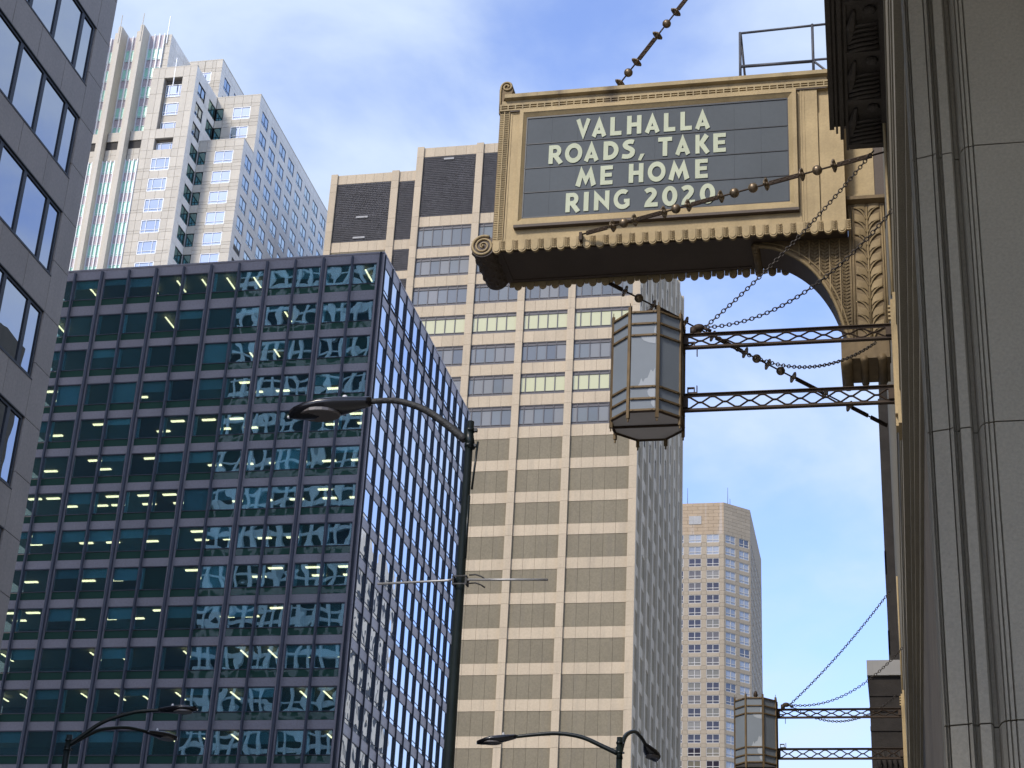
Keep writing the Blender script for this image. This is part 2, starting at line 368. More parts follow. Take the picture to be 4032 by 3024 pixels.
# ================================================================== left granite office building (faces the street, +X)
rt = thing('office_building', 'dark grey granite office block at left edge with black-framed ribbon windows', 'building', (-32, 57.85, 0))
O = (-32.0, 0, 0)
b = MB(); b.box(-130, -32.30, -10, 57.60, 0, 185); wpart(rt, 'wall', b, M['joint'])
b = MB(); b.box(-130, -32.02, 57.60, 57.85, 0, 185); b.mi = 1; b.box(-32.30, -32.26, -10, 57.6, 58.0, 185); wpart(rt, 'rear_wall', b, [M['joint'], M['granite']])
sk = Skin(rt)
FP, WH = 4.562, 2.93
heads = [47.37 + FP * k for k in range(-9, 3)]
jam = [56.47, 55.36] + [55.36 - 2.043 * k for k in range(1, 16)]
jam = jam[::-1]
js = [56.47 + 0.06] + [54.56 - 2.19 * k for k in range(0, 15)]
js = js[::-1]
for k, h in enumerate(heads):
    sill = h - WH
    nxt = sill + FP - 0.0
    # spandrel above this window
    sk.grid(O, Q, js, [h + 0.04, h + FP - WH - 0.04], [], M['granite'], gap=0.03, depth=0.25)
    sk.grid(O, Q, [56.53, 57.85], [sill + 0.72, h + 0.02], [], M['granite'], gap=0.03, pri=3)
    sk.grid(O, Q, [56.53, 57.85], [h + 0.02, sill + 0.72 + FP], [], M['granite'], gap=0.03, pri=3)
    for i in range(len(jam) - 1):
        w = jam[i + 1] - jam[i]
        window(rt, O, Q, jam[i] + 0.0, sill, w, WH, M['black_frame'], M['glass_left'], fw=0.12, recess=0.08, fd=0.03)
sk.done(300)
b = MB(O, Q)
for h in heads:
    b.fb(jam[0], 56.53, h, h + 0.045, -0.2, 0.0); b.fb(jam[0], 56.53, h - WH - 0.045, h - WH, -0.2, 0.015)
obj('window_surround', b.mesh('window_surround', M['bronze_frame']), rt, rel(rt))
b = MB((0, 57.85, 0), math.pi)     # rear face, seen mirrored in the glass block
for k in range(34):
    z = 6 + 4.2 * k
    b.mi = 0; b.fb(60, 90, z, z + 0.7, 0, 0.3); b.fb(60, 90, z + 2.1, z + 2.5, 0, 0.3)
for k in range(16):
    b.fb(60 + 1.9 * k, 60.55 + 1.9 * k, 0, 180, 0.3, 0.7)
wpart(rt, 'rear_cladding', b, M['white_frame'], kind='stuff')

# ================================================================== glass office block
rt = thing('glass_office_block', 'dark mauve-grey office block with teal glass and vertical metal fins', 'building', (-43.7, 135, 0))
OF, OS = (0, 135.0, 0), (-43.7, 0, 0)
TOP = 82.4
hd = [81.4] + [77.6 - 3.573 * k for k in range(0, 13)]
zmin = hd[-1] - 5.0
b = MB(); b.box(-76.8, -49.5, 141, 164.5, 0, 81.9); b.mi = 0
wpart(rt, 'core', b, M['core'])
b = MB(); b.box(-76.8, -43.95, 135.25, 170.0, 0, zmin); b.box(-76.8, -43.95, 135.25, 170.0, TOP - 0.45, TOP - 0.05)
b.box(-76.8, -43.95, 169.6, 170.0, zmin, TOP - 0.5)
wpart(rt, 'wall', b, M['mauve'])
fins_f = [-46.64 - 2.722 * k for k in range(0, 12)]
fins_s = [135.32 + 2.582 * k for k in range(0, 14)]
cellsF = []          # (u0,u1) of windows, front
e = [-44.12] + fins_f
for i in range(len(e) - 1):
    hi, lo = e[i], e[i + 1]
    wl = 0.27 if i % 2 == 1 else 0.09       # half pier at the lower (left) fin
    wr = 0.18 if i == 0 else (0.09 if i % 2 == 1 else 0.27)
    cellsF.append((lo + wl, hi - wr))
sk = Skin(rt)
warm = []
for r, h in enumerate(hd):
    # slab / ceiling
    b = MB(); b.box(-76.6, -43.98, 135.30, 169.5, h + 0.14, h + 0.42)
    obj('floor_slab', b.mesh('floor_slab', M['ceil']), rt, rel(rt))
    nz = (hd[r - 1] - 2.1 - 0.70) if r else TOP
    for i, (a, c) in enumerate(cellsF):
        o = window(rt, OF, 0, a, h - 2.1, c - a, 2.1, M['fin_light'], M['glass_teal'], fw=0.055, recess=0.10, fd=0.08)
        x = RND.random()
        f = RND.choice((0.28, 0.4, 0.5, 0.55)) if x < 0.34 else (1.0 if x < 0.38 else 0)
        if r in (0, 10, 12, 13) and RND.random() < 0.35: f = max(f, 0.45)
        if f:
            bb = MB(); bb.fb(0.06, c - a - 0.06, 2.06 - 2.0 * f, 2.06, -0.24, -0.20)
            obj('blind', cached(('blind', round(c - a, 3), f), lambda: bb.mesh('blind', M['blind'])), o)
        elif RND.random() < 0.6:
            bb = MB(); bb.fb(0.05, 0.30, 0.06, 2.04, -0.28, -0.20)
            obj('curtain', cached(('curt',), lambda: bb.mesh('curtain', M['blind'])), o)
        sk.panel(OF, 0, a, c, h - 2.1 - 0.68, h - 2.1 - 0.02, M['green_sp'], name='spandrel_glass', depth=0.2, gap=0.03, d=-0.07)
        lo = a - (0.27 if i % 2 == 1 else 0.09); hi_ = c + (0.18 if i == 0 else (0.09 if i % 2 == 1 else 0.27))
        sk.panel(OF, 0, lo, hi_, h + 0.02, nz, M['mauve'], name='spandrel_panel', depth=0.28, gap=0.012, d=0.0)
    for i in range(len(fins_s) - 1):
        y = fins_s[i]
        if i < 10 or r > 11:
            window(rt, OS, Q, y + 0.12, h - 2.78, 2.36, 2.66, M['fin'], M['glass_side'], fw=0.05, trans=(0.16,), recess=0.025, fd=0.02, mw=0.05)
        sk.panel(OS, Q, y, y + 2.582, h - 0.10, h + 3.573 - 2.80 if r else TOP, M['mauve'], name='spandrel_panel', depth=0.28, gap=0.012)
    # office lights
    b = None
    rowtype = 'y' if (r < 1 or r >= 10) else ('x' if r in (3, 4, 5, 6, 7, 8, 9) else 's')
    for i, (a, c) in enumerate(cellsF):
        pr = {'y': 0.75, 'x': 0.62, 's': 0.16}[rowtype]
        if r == 0 and i > 11: continue
        for dpt in ((1.1, 3.1) if rowtype == 'x' else (0.5,)):
            if RND.random() > pr: continue
            cx = a + RND.uniform(0.3, 0.7) * (c - a)
            b = MB()
            if rowtype == 'x': b.box(-0.62, 0.62, -0.14, 0.14, -0.09, 0)
            else: b.box(-0.07, 0.07, 0, 2.2, -0.34, -0.28)
            me = cached(('tube', rowtype == 'x'), lambda: b.mesh('ceiling_light', M['tube']))
            obj('ceiling_light', me, rt, rel(rt, (cx, 135.3 + dpt, h + 0.13)))
sk.done(300)
# remaining side windows are joined: too many of one kind
b = MB(OS, Q); bg = MB(OS, Q)
for r, h in enumerate(hd):
    if r > 11: continue
    for i in range(10, len(fins_s) - 1):
        y = fins_s[i] + 0.12; z = h - 2.78
        bg.fb(y, y + 2.36, z, z + 2.66, -0.10, -0.06)
        b.fb(y, y + 2.36, z + 0.40, z + 0.45, -0.06, -0.01); b.fb(y, y + 2.36, z, z + 0.05, -0.06, 0); b.fb(y, y + 0.05, z + 0.05, z + 2.66, -0.06, 0); b.fb(y + 2.31, y + 2.36, z + 0.05, z + 2.66, -0.06, 0)
wpart(rt, 'far_window_frames', b, M['fin'], kind='stuff'); wpart(rt, 'far_window_panes', bg, M['glass_side'], kind='stuff')
b = MB(OS, Q)
for i in range(len(fins_s)):
    a = fins_s[i - 1] + 2.48 if i else 135.0
    c = fins_s[i] + 0.12
    b.fb(a + 0.0, c, zmin, TOP, -0.26, -0.015)
b.fb(169.2, 170.0, zmin, TOP, -0.26, 0.0)
wpart(rt, 'side_piers', b, M['mauve'])
b = MB(OF, 0)
for i in range(len(fins_f)):
    hw = 0.27 if i % 2 == 1 else 0.09
    b.fb(fins_f[i] - hw, fins_f[i] + hw, zmin, TOP - 0.9, -0.26, -0.012)
b.fb(-44.31, -43.70, zmin, TOP, -0.26, -0.006)
wpart(rt, 'front_piers', b, M['mauve'])
for i, x in enumerate(fins_f):
    wd = 0.10 if i % 2 == 1 else 0.07
    b = MB(); b.fb(-wd, wd, zmin - 10, TOP - 0.25, 0, 0.24); b.fb(wd, wd + 0.035, zmin - 10, TOP - 0.25, 0, 0.10)
    obj('fin', cached(('fin', i % 2), lambda: b.mesh('fin', M['fin_light'])), rt, rel(rt, (x, 135.0, 0)))
for i, y in enumerate(fins_s):
    b = MB(); b.fb(-0.06, 0.06, zmin - 10, TOP - 0.1, 0, 0.14)
    obj('fin', cached(('fins',), lambda: b.mesh('fin', M['fin'])), rt, rel(rt, (-43.7, y, 0)), Q)
b = MB(); b.fb(-0.10, 0.10, zmin - 10, TOP, 0, 0.24); obj('fin', b.mesh('fin', M['fin']), rt, rel(rt, (-43.95, 135.0, 0)))
b = MB(); b.box(-76.8, -43.66, 134.96, 135.22, TOP - 0.05, TOP + 0.12); b.box(-43.92, -43.66, 135.22, 170, TOP - 0.05, TOP + 0.12)
wpart(rt, 'roof_edge', b, M['mauve'])

# ================================================================== white stepped tower
rt = thing('stone_tower', 'white stone tower with stepped corners and sky-reflecting windows at upper left', 'building', (-100, 229.6, 0))
FL = 3.87
def fy(y): return (0, y, 0)
def fx(x): return (x, 0, 0)
b = MB()
b.box(-140, -108.1, 226.7, 300, 0, 173.7); b.box(-140, -108.1, 225.05, 226.7, 0, 117)
b.box(-107.5, -100.3, 229.9, 300, 0, 162.0); b.box(-107.5, -100.3, 234.4, 300, 0, 173.7)
b.box(-113.6, -108.1, 234.4, 300, 0, 181.6)
b.box(-140, -114.2, 227.6, 300, 0, 181.4)
b.box(-107.6, -107.0, 229.9, 300, 0, 162)
# slots behind the fins stay hollow: cut by building the fin bay in front separately
wpart(rt, 'wall', b, M['white_core'])
sk = Skin(rt)
W_ = dict(depth=0.28, gap=0.045)
headsD = [160.33 - FL * k for k in range(0, 8)]      # D front / all rows share the pitch
WINH = 2.42
def rows(top, bottom, first):
    r = []; h = first
    while h > bottom + 2.2:
        if h < top: r.append(h)
        h -= FL
    return r
def facade_cols(O, rz, u0, u1, ztop, zbot, wins, heads, m, cols=None, pri=1.0, frame='white_frame', pane='glass_white', mull=(0.5,), tr=(0.24,), rec=0.10, fdp=0.09):
    zs = {ztop, zbot}
    holes = []
    for h in heads:
        zs |= {h, h - WINH, h - WINH + 0.50}
        if h + 0.75 < ztop: zs.add(h + 0.72)
        for (a, c) in wins:
            holes.append((a, c, h - WINH, h))
            window(rt, O, rz, a, h - WINH, c - a, WINH, M[frame], M[pane], fw=0.10, mull=mull, trans=tr, recess=rec, fd=fdp, mw=0.07)
    us = {u0, u1}
    for (a, c) in wins: us |= {a, c, (a + c) / 2}
    if cols: us |= set(cols)
    sk.grid(O, rz, sorted(us), sorted(z for z in zs if zbot <= z <= ztop), holes, m, pri=pri, **W_)
# right faces (+X)
hR = rows(173.5, 118, 171.85)
colsR = [(235.62 + 4.715 * k, 238.72 + 4.715 * k) for k in range(0, 10)]
facade_cols(fx(-100.0), Q, 234.1, 284.0, 174.05, 118, colsR, hR, M['lifted_stone'], pri=0.4, frame='fin_light', rec=0.05, fdp=0.03)
hD = rows(162.2, 118, 171.85)
facade_cols(fx(-100.0), Q, 229.6, 234.1, 162.3, 118, [(231.0, 233.9)], hD, M['lifted_stone'], pri=0.5, frame='fin_light', rec=0.05, fdp=0.03)
# front faces (-Y)
facade_cols(fy(234.1), 0, -106.35, -100.0, 174.05, 162.3, [(-104.68, -101.58)], [171.85, 167.98], M['white_stone'], pri=2)
facade_cols(fy(229.6), 0, -106.35, -100.0, 162.3, 118, [(-104.80, -101.60)], hD, M['white_stone'], pri=2)
# corner strips of dark green glass in the re-entrant corners
for (yf, zt, hh) in ((229.6, 162.3, hD), (234.1, 174.05, [171.85, 167.98])):
    zs = [118 if yf < 230 else 162.3]
    for h in reversed(hh): zs += [h - WINH, h]
    zs.append(zt)
    for h in hh:
        window(rt, fy(yf), 0, -107.62, h - WINH, 1.25, WINH, M['bronze_frame'], M['glass_corner'], fw=0.07, trans=(0.24,), recess=0.08, fd=0.06)
        window(rt, fx(-107.8), Q, yf - 3.05, h - WINH, 2.95, WINH, M['bronze_frame'], M['glass_corner'], fw=0.07, mull=(0.5,), trans=(0.24,), recess=0.08, fd=0.06)
    for j in range(0, len(zs) - 1, 2):
        sk.panel(fy(yf), 0, -107.75, -106.35, zs[j], zs[j + 1], M['white_stone'], pri=2, **W_)
# block B right face
hB = rows(173.5, 118, 171.85)
holes = []
zz = {174.05, 118.0}
for h in hB: zz |= {h, h - WINH}
ws_B = [(226.1, 229.25)]
for h in hB[:3]:
    window(rt, fx(-107.8), Q, 226.1, h - WINH, 3.15, WINH, M['bronze_frame'], M['glass_white'], fw=0.09, mull=(0.5,), trans=(0.24,), recess=0.10, fd=0.08)
    holes.append((226.1, 229.25, h - WINH, h))
for h in hB[:2]: holes.append((231.05, 234.0, h - WINH, h))
for h in hD: holes.append((226.55, 229.5, h - WINH, h))
sk.grid(fx(-107.8), Q, [224.72, 226.1, 226.55, 229.25, 229.6, 231.05, 234.1], sorted(zz), holes, M['lifted_stone'], pri=0.6, **W_)
# block B front
zt = [174.2, 172.1, 162.05, 160.22, 158.0]
for h in (171.25, 167.65, 163.75 + 0.1):                      # recessed slot
    window(rt, fy(225.7), 0, -113.2, h - WINH, 2.95, WINH, M['white_frame'], M['glass_white'], fw=0.10, mull=(0.2, 0.8), trans=(0.24,), recess=0.0, fd=0.09)
    sk.panel(fy(225.7), 0, -113.3, -110.2, h - FL + 0.1, h - WINH, M['white_stone'], **W_)
window(rt, fy(225.5), 0, -113.2, 157.8, 2.95, 1.9, M['white_frame'], M['glass_white'], fw=0.10, mull=(0.25, 0.8), recess=0.0, fd=0.09)
hBf = [156.42 - FL * k for k in range(0, 10)]
holes = [(-113.35, -110.15, 162.05, 172.1), (-113.35, -110.15, 158.0, 160.22)]
zz = {174.2, 172.1, 162.05, 160.22, 158.0, 118.0, 169.0, 165.2}
for h in hBf:
    zz |= {h, h - WINH, h - WINH + 0.5}
    holes.append((-113.35, -110.15, h - WINH, h))
    window(rt, fy(224.72), 0, -113.35, h - WINH, 3.2, WINH, M['white_frame'], M['glass_white'], fw=0.11, mull=(0.26, 0.76), trans=(0.24,), recess=0.10, fd=0.09)
sk.grid(fy(224.72), 0, [-115.63, -114.4, -113.35, -111.75, -110.15, -109.0, -107.8], sorted(zz), holes, M['white_stone'], pri=2, **W_)
b = MB(); b.box(-113.45, -113.3, 225.0, 225.9, 158, 172.2); b.box(-110.2, -110.05, 225.0, 225.9, 158, 172.2); b.box(-113.4, -110.1, 225.0, 225.9, 172.1, 172.3); b.box(-113.4, -110.1, 225.0, 225.9, 160.22, 160.4)
wpart(rt, 'slot_reveal', b, M['white_core'])
# parapet caps
b = MB()
b.box(-115.63, -107.78, 224.70, 225.3, 174.05, 174.25)
b.box(-107.8, -99.98, 234.08, 234.6, 174.05, 174.25); b.box(-100.5, -99.98, 234.6, 284, 174.05, 174.25)
b.box(-107.8, -99.98, 229.58, 230.1, 162.3, 162.5); b.box(-100.5, -99.98, 230.1, 234.1, 162.3, 162.5)
b.box(-113.9, -107.78, 234.08, 234.6, 182.0, 182.2); b.box(-108.3, -107.78, 234.6, 262, 182.0, 182.2)
wpart(rt, 'parapet', b, M['white_stone'])
# upper block E
hE = [179.7, 175.83]
facade_cols(fy(234.1), 0, -113.9, -107.8, 182.0, 174.2, [(-112.3, -109.6)], hE, M['white_stone'], cols=[-110.9, -108.9], pri=2)
facade_cols(fx(-107.8), Q, 234.1, 262.0, 182.0, 174.2, [(235.8 + 4.715 * k, 238.6 + 4.715 * k) for k in range(0, 5)], hE, M['lifted_stone'], pri=0.5, frame='fin_light', rec=0.05, fdp=0.03)
# upper finned block: flank wall
sk.grid(fx(-113.9), Q, [226.0, 227.9, 229.8, 231.8, 234.1], [174.2, 176.2, 178.2, 180.2, 182.0], [], M['lifted_stone'], **W_)
sk.grid(fy(226.0), 0, [-115.75, -113.9], [174.2] + [175.6 + 1.28 * k for k in range(0, 6)], [], M['white_stone'], pri=2, **W_)
# green strips and fins: strips of width 2.1 at pitch 3.93
strips = [(-115.65 - 2.1 - 3.93 * k, -115.65 - 3.93 * k) for k in range(0, 4)]
hg = [156.3 - FL * k for k in range(0, 10)]
for (a, c) in strips:
    for h in hg:
        window(rt, fy(224.72), 0, a, h - 2.3, c - a, 2.3, M['white_frame'], M['mint'], fw=0.06, mull=(0.33, 0.67), trans=(0.15,), recess=0.08, fd=0.07, mw=0.07, name='window')
        sk.panel(fy(224.72), 0, a, c, h, h + FL - 2.3, M['pinkish'], name='rosy_panel', d=-0.06, **W_)
    b = MB()
    for q in (0, 0.33, 0.67, 1.0):
        x = a + q * (c - a); b.box(x - 0.07, x + 0.07, 224.5, 224.75, 118, 156.4)
    wpart(rt, 'mullion', b, M['white_frame'])
    sk.grid(fy(224.72), 0, [a, (a + c) / 2, c], [156.4, 157.5, 158.6], [], M['white_stone'], **W_)
    sk.grid(fy(224.72), 0, [a, c], [160.2, 161.95], [], M['white_stone'], **W_)
    b = MB(); b.box(a, c, 224.9, 226.4, 158.5, 160.3); obj('louver', b.mesh('louver', M['dark_hole']), rt, rel(rt))
    # upper recessed strip
    for h in (163.75, 167.65, 171.5, 175.35, 179.2):
        window(rt, fy(225.9), 0, a - 0.3, h - 2.3, c - a + 0.9, 2.3, M['white_frame'], M['mint'], fw=0.06, mull=(0.33, 0.67), trans=(0.15,), recess=0.0, fd=0.08, mw=0.09)
        sk.panel(fy(225.9), 0, a - 0.3, c + 0.6, h, h + FL - 2.3 if h < 179 else 182, M['pinkish'], name='rosy_panel', d=-0.06, **W_)
    b = MB()
    for q in (0.0, 0.36, 0.68, 1.0):
        x = a + q * (c - a + 0.6); b.box(x - 0.07, x + 0.07, 225.6, 225.92, 162, 182)
    wpart(rt, 'mullion', b, M['white_frame'])
for k in range(0, 4):
    xr = -117.80 - 3.93 * k
    bf = MB()
    sk.panel(fy(223.2), 0, xr - 0.62, xr, 118, 162, M['white_stone'], name='fin_stone', depth=1.5, gap=0.0)
    bf.box(xr - 0.62, xr, 223.2, 226.4, 162, 182.3); bf.box(xr - 1.7, xr - 0.62, 224.4, 226.3, 118, 182.0)
    bf.tube([(xr - 0.3, 223.15, 179.0), (xr - 0.3, 223.15, 184.6)], 0.08, 6)
    wpart(rt, 'fin', bf, M['white_stone'])
b = MB()
for (x, y, z) in ((-114.6, 225.8, 183.0), (-111.7, 224.8, 173.4)): b.tube([(x, y, z - 3), (x, y, z + 2.6)], 0.10, 6)
wpart(rt, 'mast', b, M['white_frame'])
sk.done(300)

# ================================================================== cream precast building
rt = thing('precast_building', 'cream precast building with tall charcoal louvers and blank brown panels', 'building', (-35.8, 240, 0))
b = MB()
b.box(-88.1, -36.55, 240.70, 295.3, 0, 160.4); b.box(-73.5, -36.55, 240.70, 295.3, 160.4, 164.7)
wpart(rt, 'wall', b, M['cream_core'])
OF, OS = (0, 240.35, 0), (-36.15, 0, 0)
sk = Skin(rt); C_ = dict(depth=0.25, gap=0.03)
pil = [(-88.16, -87.02, 160.95), (-77.65, -76.4, 160.95), (-73.6, -72.45, 165.2), (-63.5, -62.3, 165.2), (-55.25, -54.1, 165.2), (-47.15, -46.0, 165.2), (-37.0, -35.8, 165.2)]
PT = 5.335
wt = [149.86, 144.0, 138.62, 133.2, 127.75, 122.35, 116.95]
pt_ = [111.5 - 5.27 * k for k in range(0, 13)]
for (a, c, zt) in pil:
    zz = [zt, zt - 2.0, 157.5, 151.7, 149.95]
    for h in wt: zz += [h, h - 3.55]
    for h in pt_: zz += [h, h - 3.55]
    zz = sorted(set(z for z in zz if z <= zt)) 
    zz = [38.0] + [z for i, z in enumerate(zz) if i == 0 or z - zz[i - 1] > 0.5]
    sk.grid((0, 240.0, 0), 0, [a, c], zz, [], M['cream'], name='pilaster_stone', depth=0.5, gap=0.03, pri=2)
def louver(a, c, z0, z1):
    n = int((z1 - z0) / 0.34)
    b = MB(OF, 0)
    for k in range(n):
        z = z0 + (z1 - z0) * k / n
        b.add([(a, 0.02, z + 0.30), (c, 0.02, z + 0.30), (c, -0.05, z), (a, -0.05, z)], [(0, 1, 2, 3), (3, 2, 1, 0)])
    b.fb(a, c, z0, z1, -0.12, -0.03)
    obj('louver', b.mesh('louver', M['louver']), rt, rel(rt))
def spandrel(a, c, z0, z1, n=None, m='cream', nm='stone_panel', pri=1.0):
    n = n or max(1, round((c - a) / 1.66))
    us = [a + (c - a) * i / n for i in range(n + 1)]
    sk.grid(OF, 0, us, [z0, z1], [], M[m], name=nm, pri=pri, d=0.02 if m == 'cream' else -0.04, **C_)
louver(-87.02, -77.65, 147.88, 159.1); spandrel(-87.02, -77.65, 159.1, 160.85); spandrel(-87.02, -77.65, 146.0, 147.88)
spandrel(-87.02, -77.65, 140.3, 146.0, m='aggregate', nm='aggregate_panel', n=6)
louver(-76.4, -73.6, 147.72, 158.9); spandrel(-76.4, -73.6, 158.9, 160.85); spandrel(-76.4, -73.6, 145.9, 147.72)
for k in range(0, 6):
    louver(-76.4, -73.6, 141.9 - 5.5 * k, 145.9 - 5.5 * k); spandrel(-76.4, -73.6, 140.4 - 5.5 * k, 141.9 - 5.5 * k)
yellow = {(3, 0), (3, 1), (3, 2), (3, 3), (5, 2), (5, 3)}
def strip_window(bay, row, a, c, z0, h, gm, n=5):
    w = c - a
    b = MB(); fr = 0.10
    end = 0.55 if w < 8 else 0.62
    step = w / (n - 1 + end) if n > 1 else w
    xs = [0] + [step * end * 0.9 + step * i for i in range(n - 1)] + [w]
    th = 0.62
    b.fb(0, w, 0, 0.22, -0.22, -0.04); b.fb(0, w, h - th, h - th + 0.10, -0.22, -0.05); b.fb(0, w, h - 0.12, h, -0.22, -0.04); b.fb(0, w, 0.42, 0.50, -0.22, -0.06)
    for x in xs: b.fb(max(0, x - 0.07), min(w, x + 0.07), 0.22, h, -0.22, -0.05)
    b.fb(0, w, h - th + 0.10, h - 0.12, -0.20, -0.14); b.fb(0, w, 0.22, 0.42, -0.20, -0.14)
    o = obj('window', b.mesh('window', M['frame_grey']), rt, rel(rt, (a, 240.35, z0)))
    for i in range(len(xs) - 1):
        p = MB(); p.fb(xs[i] + 0.05, xs[i + 1] - 0.05, 0.46, h - th + 0.04, -0.20, -0.16)
        obj('pane', p.mesh('pane', M[gm]), o)
bays = [(-72.45, -63.5), (-62.3, -55.25), (-54.1, -47.15), (-46.0, -37.0)]
for bi, (a, c) in enumerate(bays):
    louver(a, c, 151.75, 163.3); spandrel(a, c, 163.3, 165.1); spandrel(a, c, 149.86, 151.75)
    for r, h in enumerate(wt):
        hh = 4.13 if r == 0 else 3.55
        gm = 'glass_yellow' if (r, bi) in yellow else 'glass_grey'
        strip_window(bi, r, a, c, h - hh, hh, gm, 6 if bi in (0, 3) else 5)
        nx = wt[r + 1] if r + 1 < len(wt) else pt_[0]
        spandrel(a, c, nx, h - hh)
    for r, h in enumerate(pt_):
        spandrel(a, c, h - 3.55, h, m='aggregate', nm='aggregate_panel', pri=0.6)
        spandrel(a, c, h - 5.27, h - 3.55)
# flank
ribs = [239.6 + 6.21 * k for k in range(0, 10)]
for y in ribs:
    zz = [60.0 + 5.3 * k for k in range(0, 20)] + [165.0]
    b = MB(); b.fb(0, 1.0, 60, 165.0, -0.3, 0.35)
    obj('rib', cached(('rib',), lambda: b.mesh('rib', M['flank_stone'])), rt, rel(rt, (-36.15, y if y > 240 else 240.02, 0)), Q)
for i in range(len(ribs) - 1):
    a, c = ribs[i] + 1.0, ribs[i + 1]
    for r, h in enumerate([160.5, 155.2] + wt):
        window(rt, OS, Q, a + 0.9, h - 3.5, c - a - 1.8, 3.5, M['frame_grey'], M['glass_dark'], fw=0.12, recess=0.25, fd=0.1)
        nz = ([160.5, 155.2] + wt)[r - 1] - 3.5 if r else 165.0
        sk.panel(OS, Q, a, c, h, nz, M['flank_stone'], name='flank_panel', d=-0.05, **C_)
        sk.panel(OS, Q, a, a + 0.9, h - 3.5, h, M['flank_stone'], name='flank_panel', d=-0.05, **C_)
        sk.panel(OS, Q, c - 0.9, c, h - 3.5, h, M['flank_stone'], name='flank_panel', d=-0.05, **C_)
    for r, h in enumerate(pt_):
        sk.panel(OS, Q, a, c, h - 3.55, h, M['aggregate'], name='flank_aggregate', d=-0.05, **C_)
        sk.panel(OS, Q, a, c, h - 5.27, h - 3.55, M['flank_stone'], name='flank_panel', d=0.0, **C_)
    sk.panel(OS, Q, a, c, pt_[0], wt[-1] - 3.5, M['flank_stone'], name='flank_panel', d=0.0, **C_)
for (x, z, w) in ((-83.2, 152.3, 2.0), (-83.4, 148.4, 2.0), (-69.0, 162.5, 1.7)):
    b = MB(OF, 0); b.fb(x, x + w, z, z + 0.34, 0, 0.16); obj('open_louver_blade', b.mesh('open_louver_blade', M['lime_pale']), rt, rel(rt))
sk.done(300)

# ================================================================== far tan tower (measured at a third of a kilometre, built 1.4 times as far and as large)
K = 1.4
def far(x, y, z): return (x * K, y * K, 1.6 + (z - 1.6) * K)
A0 = far(-31.65, 330.0, 136.74)
rt = thing('apartment_tower', 'distant tan apartment tower with chamfered corner and pale stains below its roof', 'building', (A0[0], A0[1], 0))
ZT = A0[2]
c2 = far(-26.84, 334.47, 0); c3 = far(-26.84, 363.0, 0)
b = MB(); b.zprism([(-44 * K, 330 * K + 0.35), (A0[0] - 0.15, 330 * K + 0.35), (c2[0] - 0.35, c2[1] + 0.1), (c3[0] - 0.35, c3[1]), (-44 * K, c3[1])], 0, ZT - 0.3)
wpart(rt, 'wall', b, M['tan_core'])
sk = Skin(rt); T_ = dict(depth=0.3, gap=0.05)
FH = 2.505 * K; h0 = 1.6 + (130.05 - 1.6) * K; WN = 1.72 * K
hs = [h0 - FH * k for k in range(0, 20)]
zb = hs[-1] - FH
def face(O, rz, u0, u1, wins, pm, pri, stain, name):
    zs = [zb]
    for h in reversed(hs): zs += [h - WN, h]
    us = sorted({u0, u1} | {q for w in wins for q in w})
    holes = [(a, c, h - WN, h) for h in hs for (a, c) in wins]
    sk.grid(O, rz, us, zs, holes, M['tan_stone'], pri=pri, **T_)
    zc = [h0 + (ZT - h0) * i / 9 for i in range(10)]
    for j in range(9):
        nseg = max(1, round((u1 - u0) / 3.0)); off = (j % 2) * 0.5
        uu = [u0] + [u0 + (u1 - u0) * (i + off) / nseg for i in range(nseg + 1) if 0.1 < (i + off) < nseg - 0.1] + [u1]
        sk.grid(O, rz, uu, [zc[j], zc[j + 1]], [], M['tan_stain'] if stain else M['tan_stone'], pri=pri * 2, **T_)
    for i, h in enumerate(hs):
        for (a, c) in wins:
            window(rt, O, rz, a, h - WN, c - a, WN, M['far_frame'], pm if not (i < 2 and stain) else M['glass_far_pale'], fw=0.13, mull=(0.5,), trans=(0.34,), recess=0.2, fd=0.12, mw=0.16)
wf = [(x0 * K, x1 * K) for x0, x1 in ((-42.07, -39.55), (-38.56, -36.08), (-35.05, -32.57))]
face((0, 330 * K, 0), 0, -44 * K, -31.65 * K, wf, M['glass_far'], 2, True, 'f')
face((A0[0], A0[1], 0), math.atan2(c2[1] - A0[1], c2[0] - A0[0]), 0, 6.58 * K, [(0.40 * K, 2.87 * K), (3.78 * K, 6.22 * K)], M['glass_far_pale'], 1.5, False, 'c')
face((c2[0], 0, 0), Q, c2[1], c3[1], [((335.6 + 3.5 * k) * K, (338.0 + 3.5 * k) * K) for k in range(0, 8)], M['glass_far_pale'], 0.5, False, 's')
v = MB((0, 330 * K, 0)); v.fb(-38.55 * K, -36.1 * K, 1.6 + (132.2 - 1.6) * K, 1.6 + (133.95 - 1.6) * K, 0.02, 0.14); wpart(rt, 'vent', v, M['lime_pale'])
for (x, zt) in ((-39.1, 140.9), (-31.05, 140.7), (-30.6, 138.3)):
    b = MB(); b.tube([far(x, 332, 136.5), far(x, 332, zt)], [0.10, 0.05], 6); wpart(rt, 'antenna', b, M['rail'])
sk.done(300)

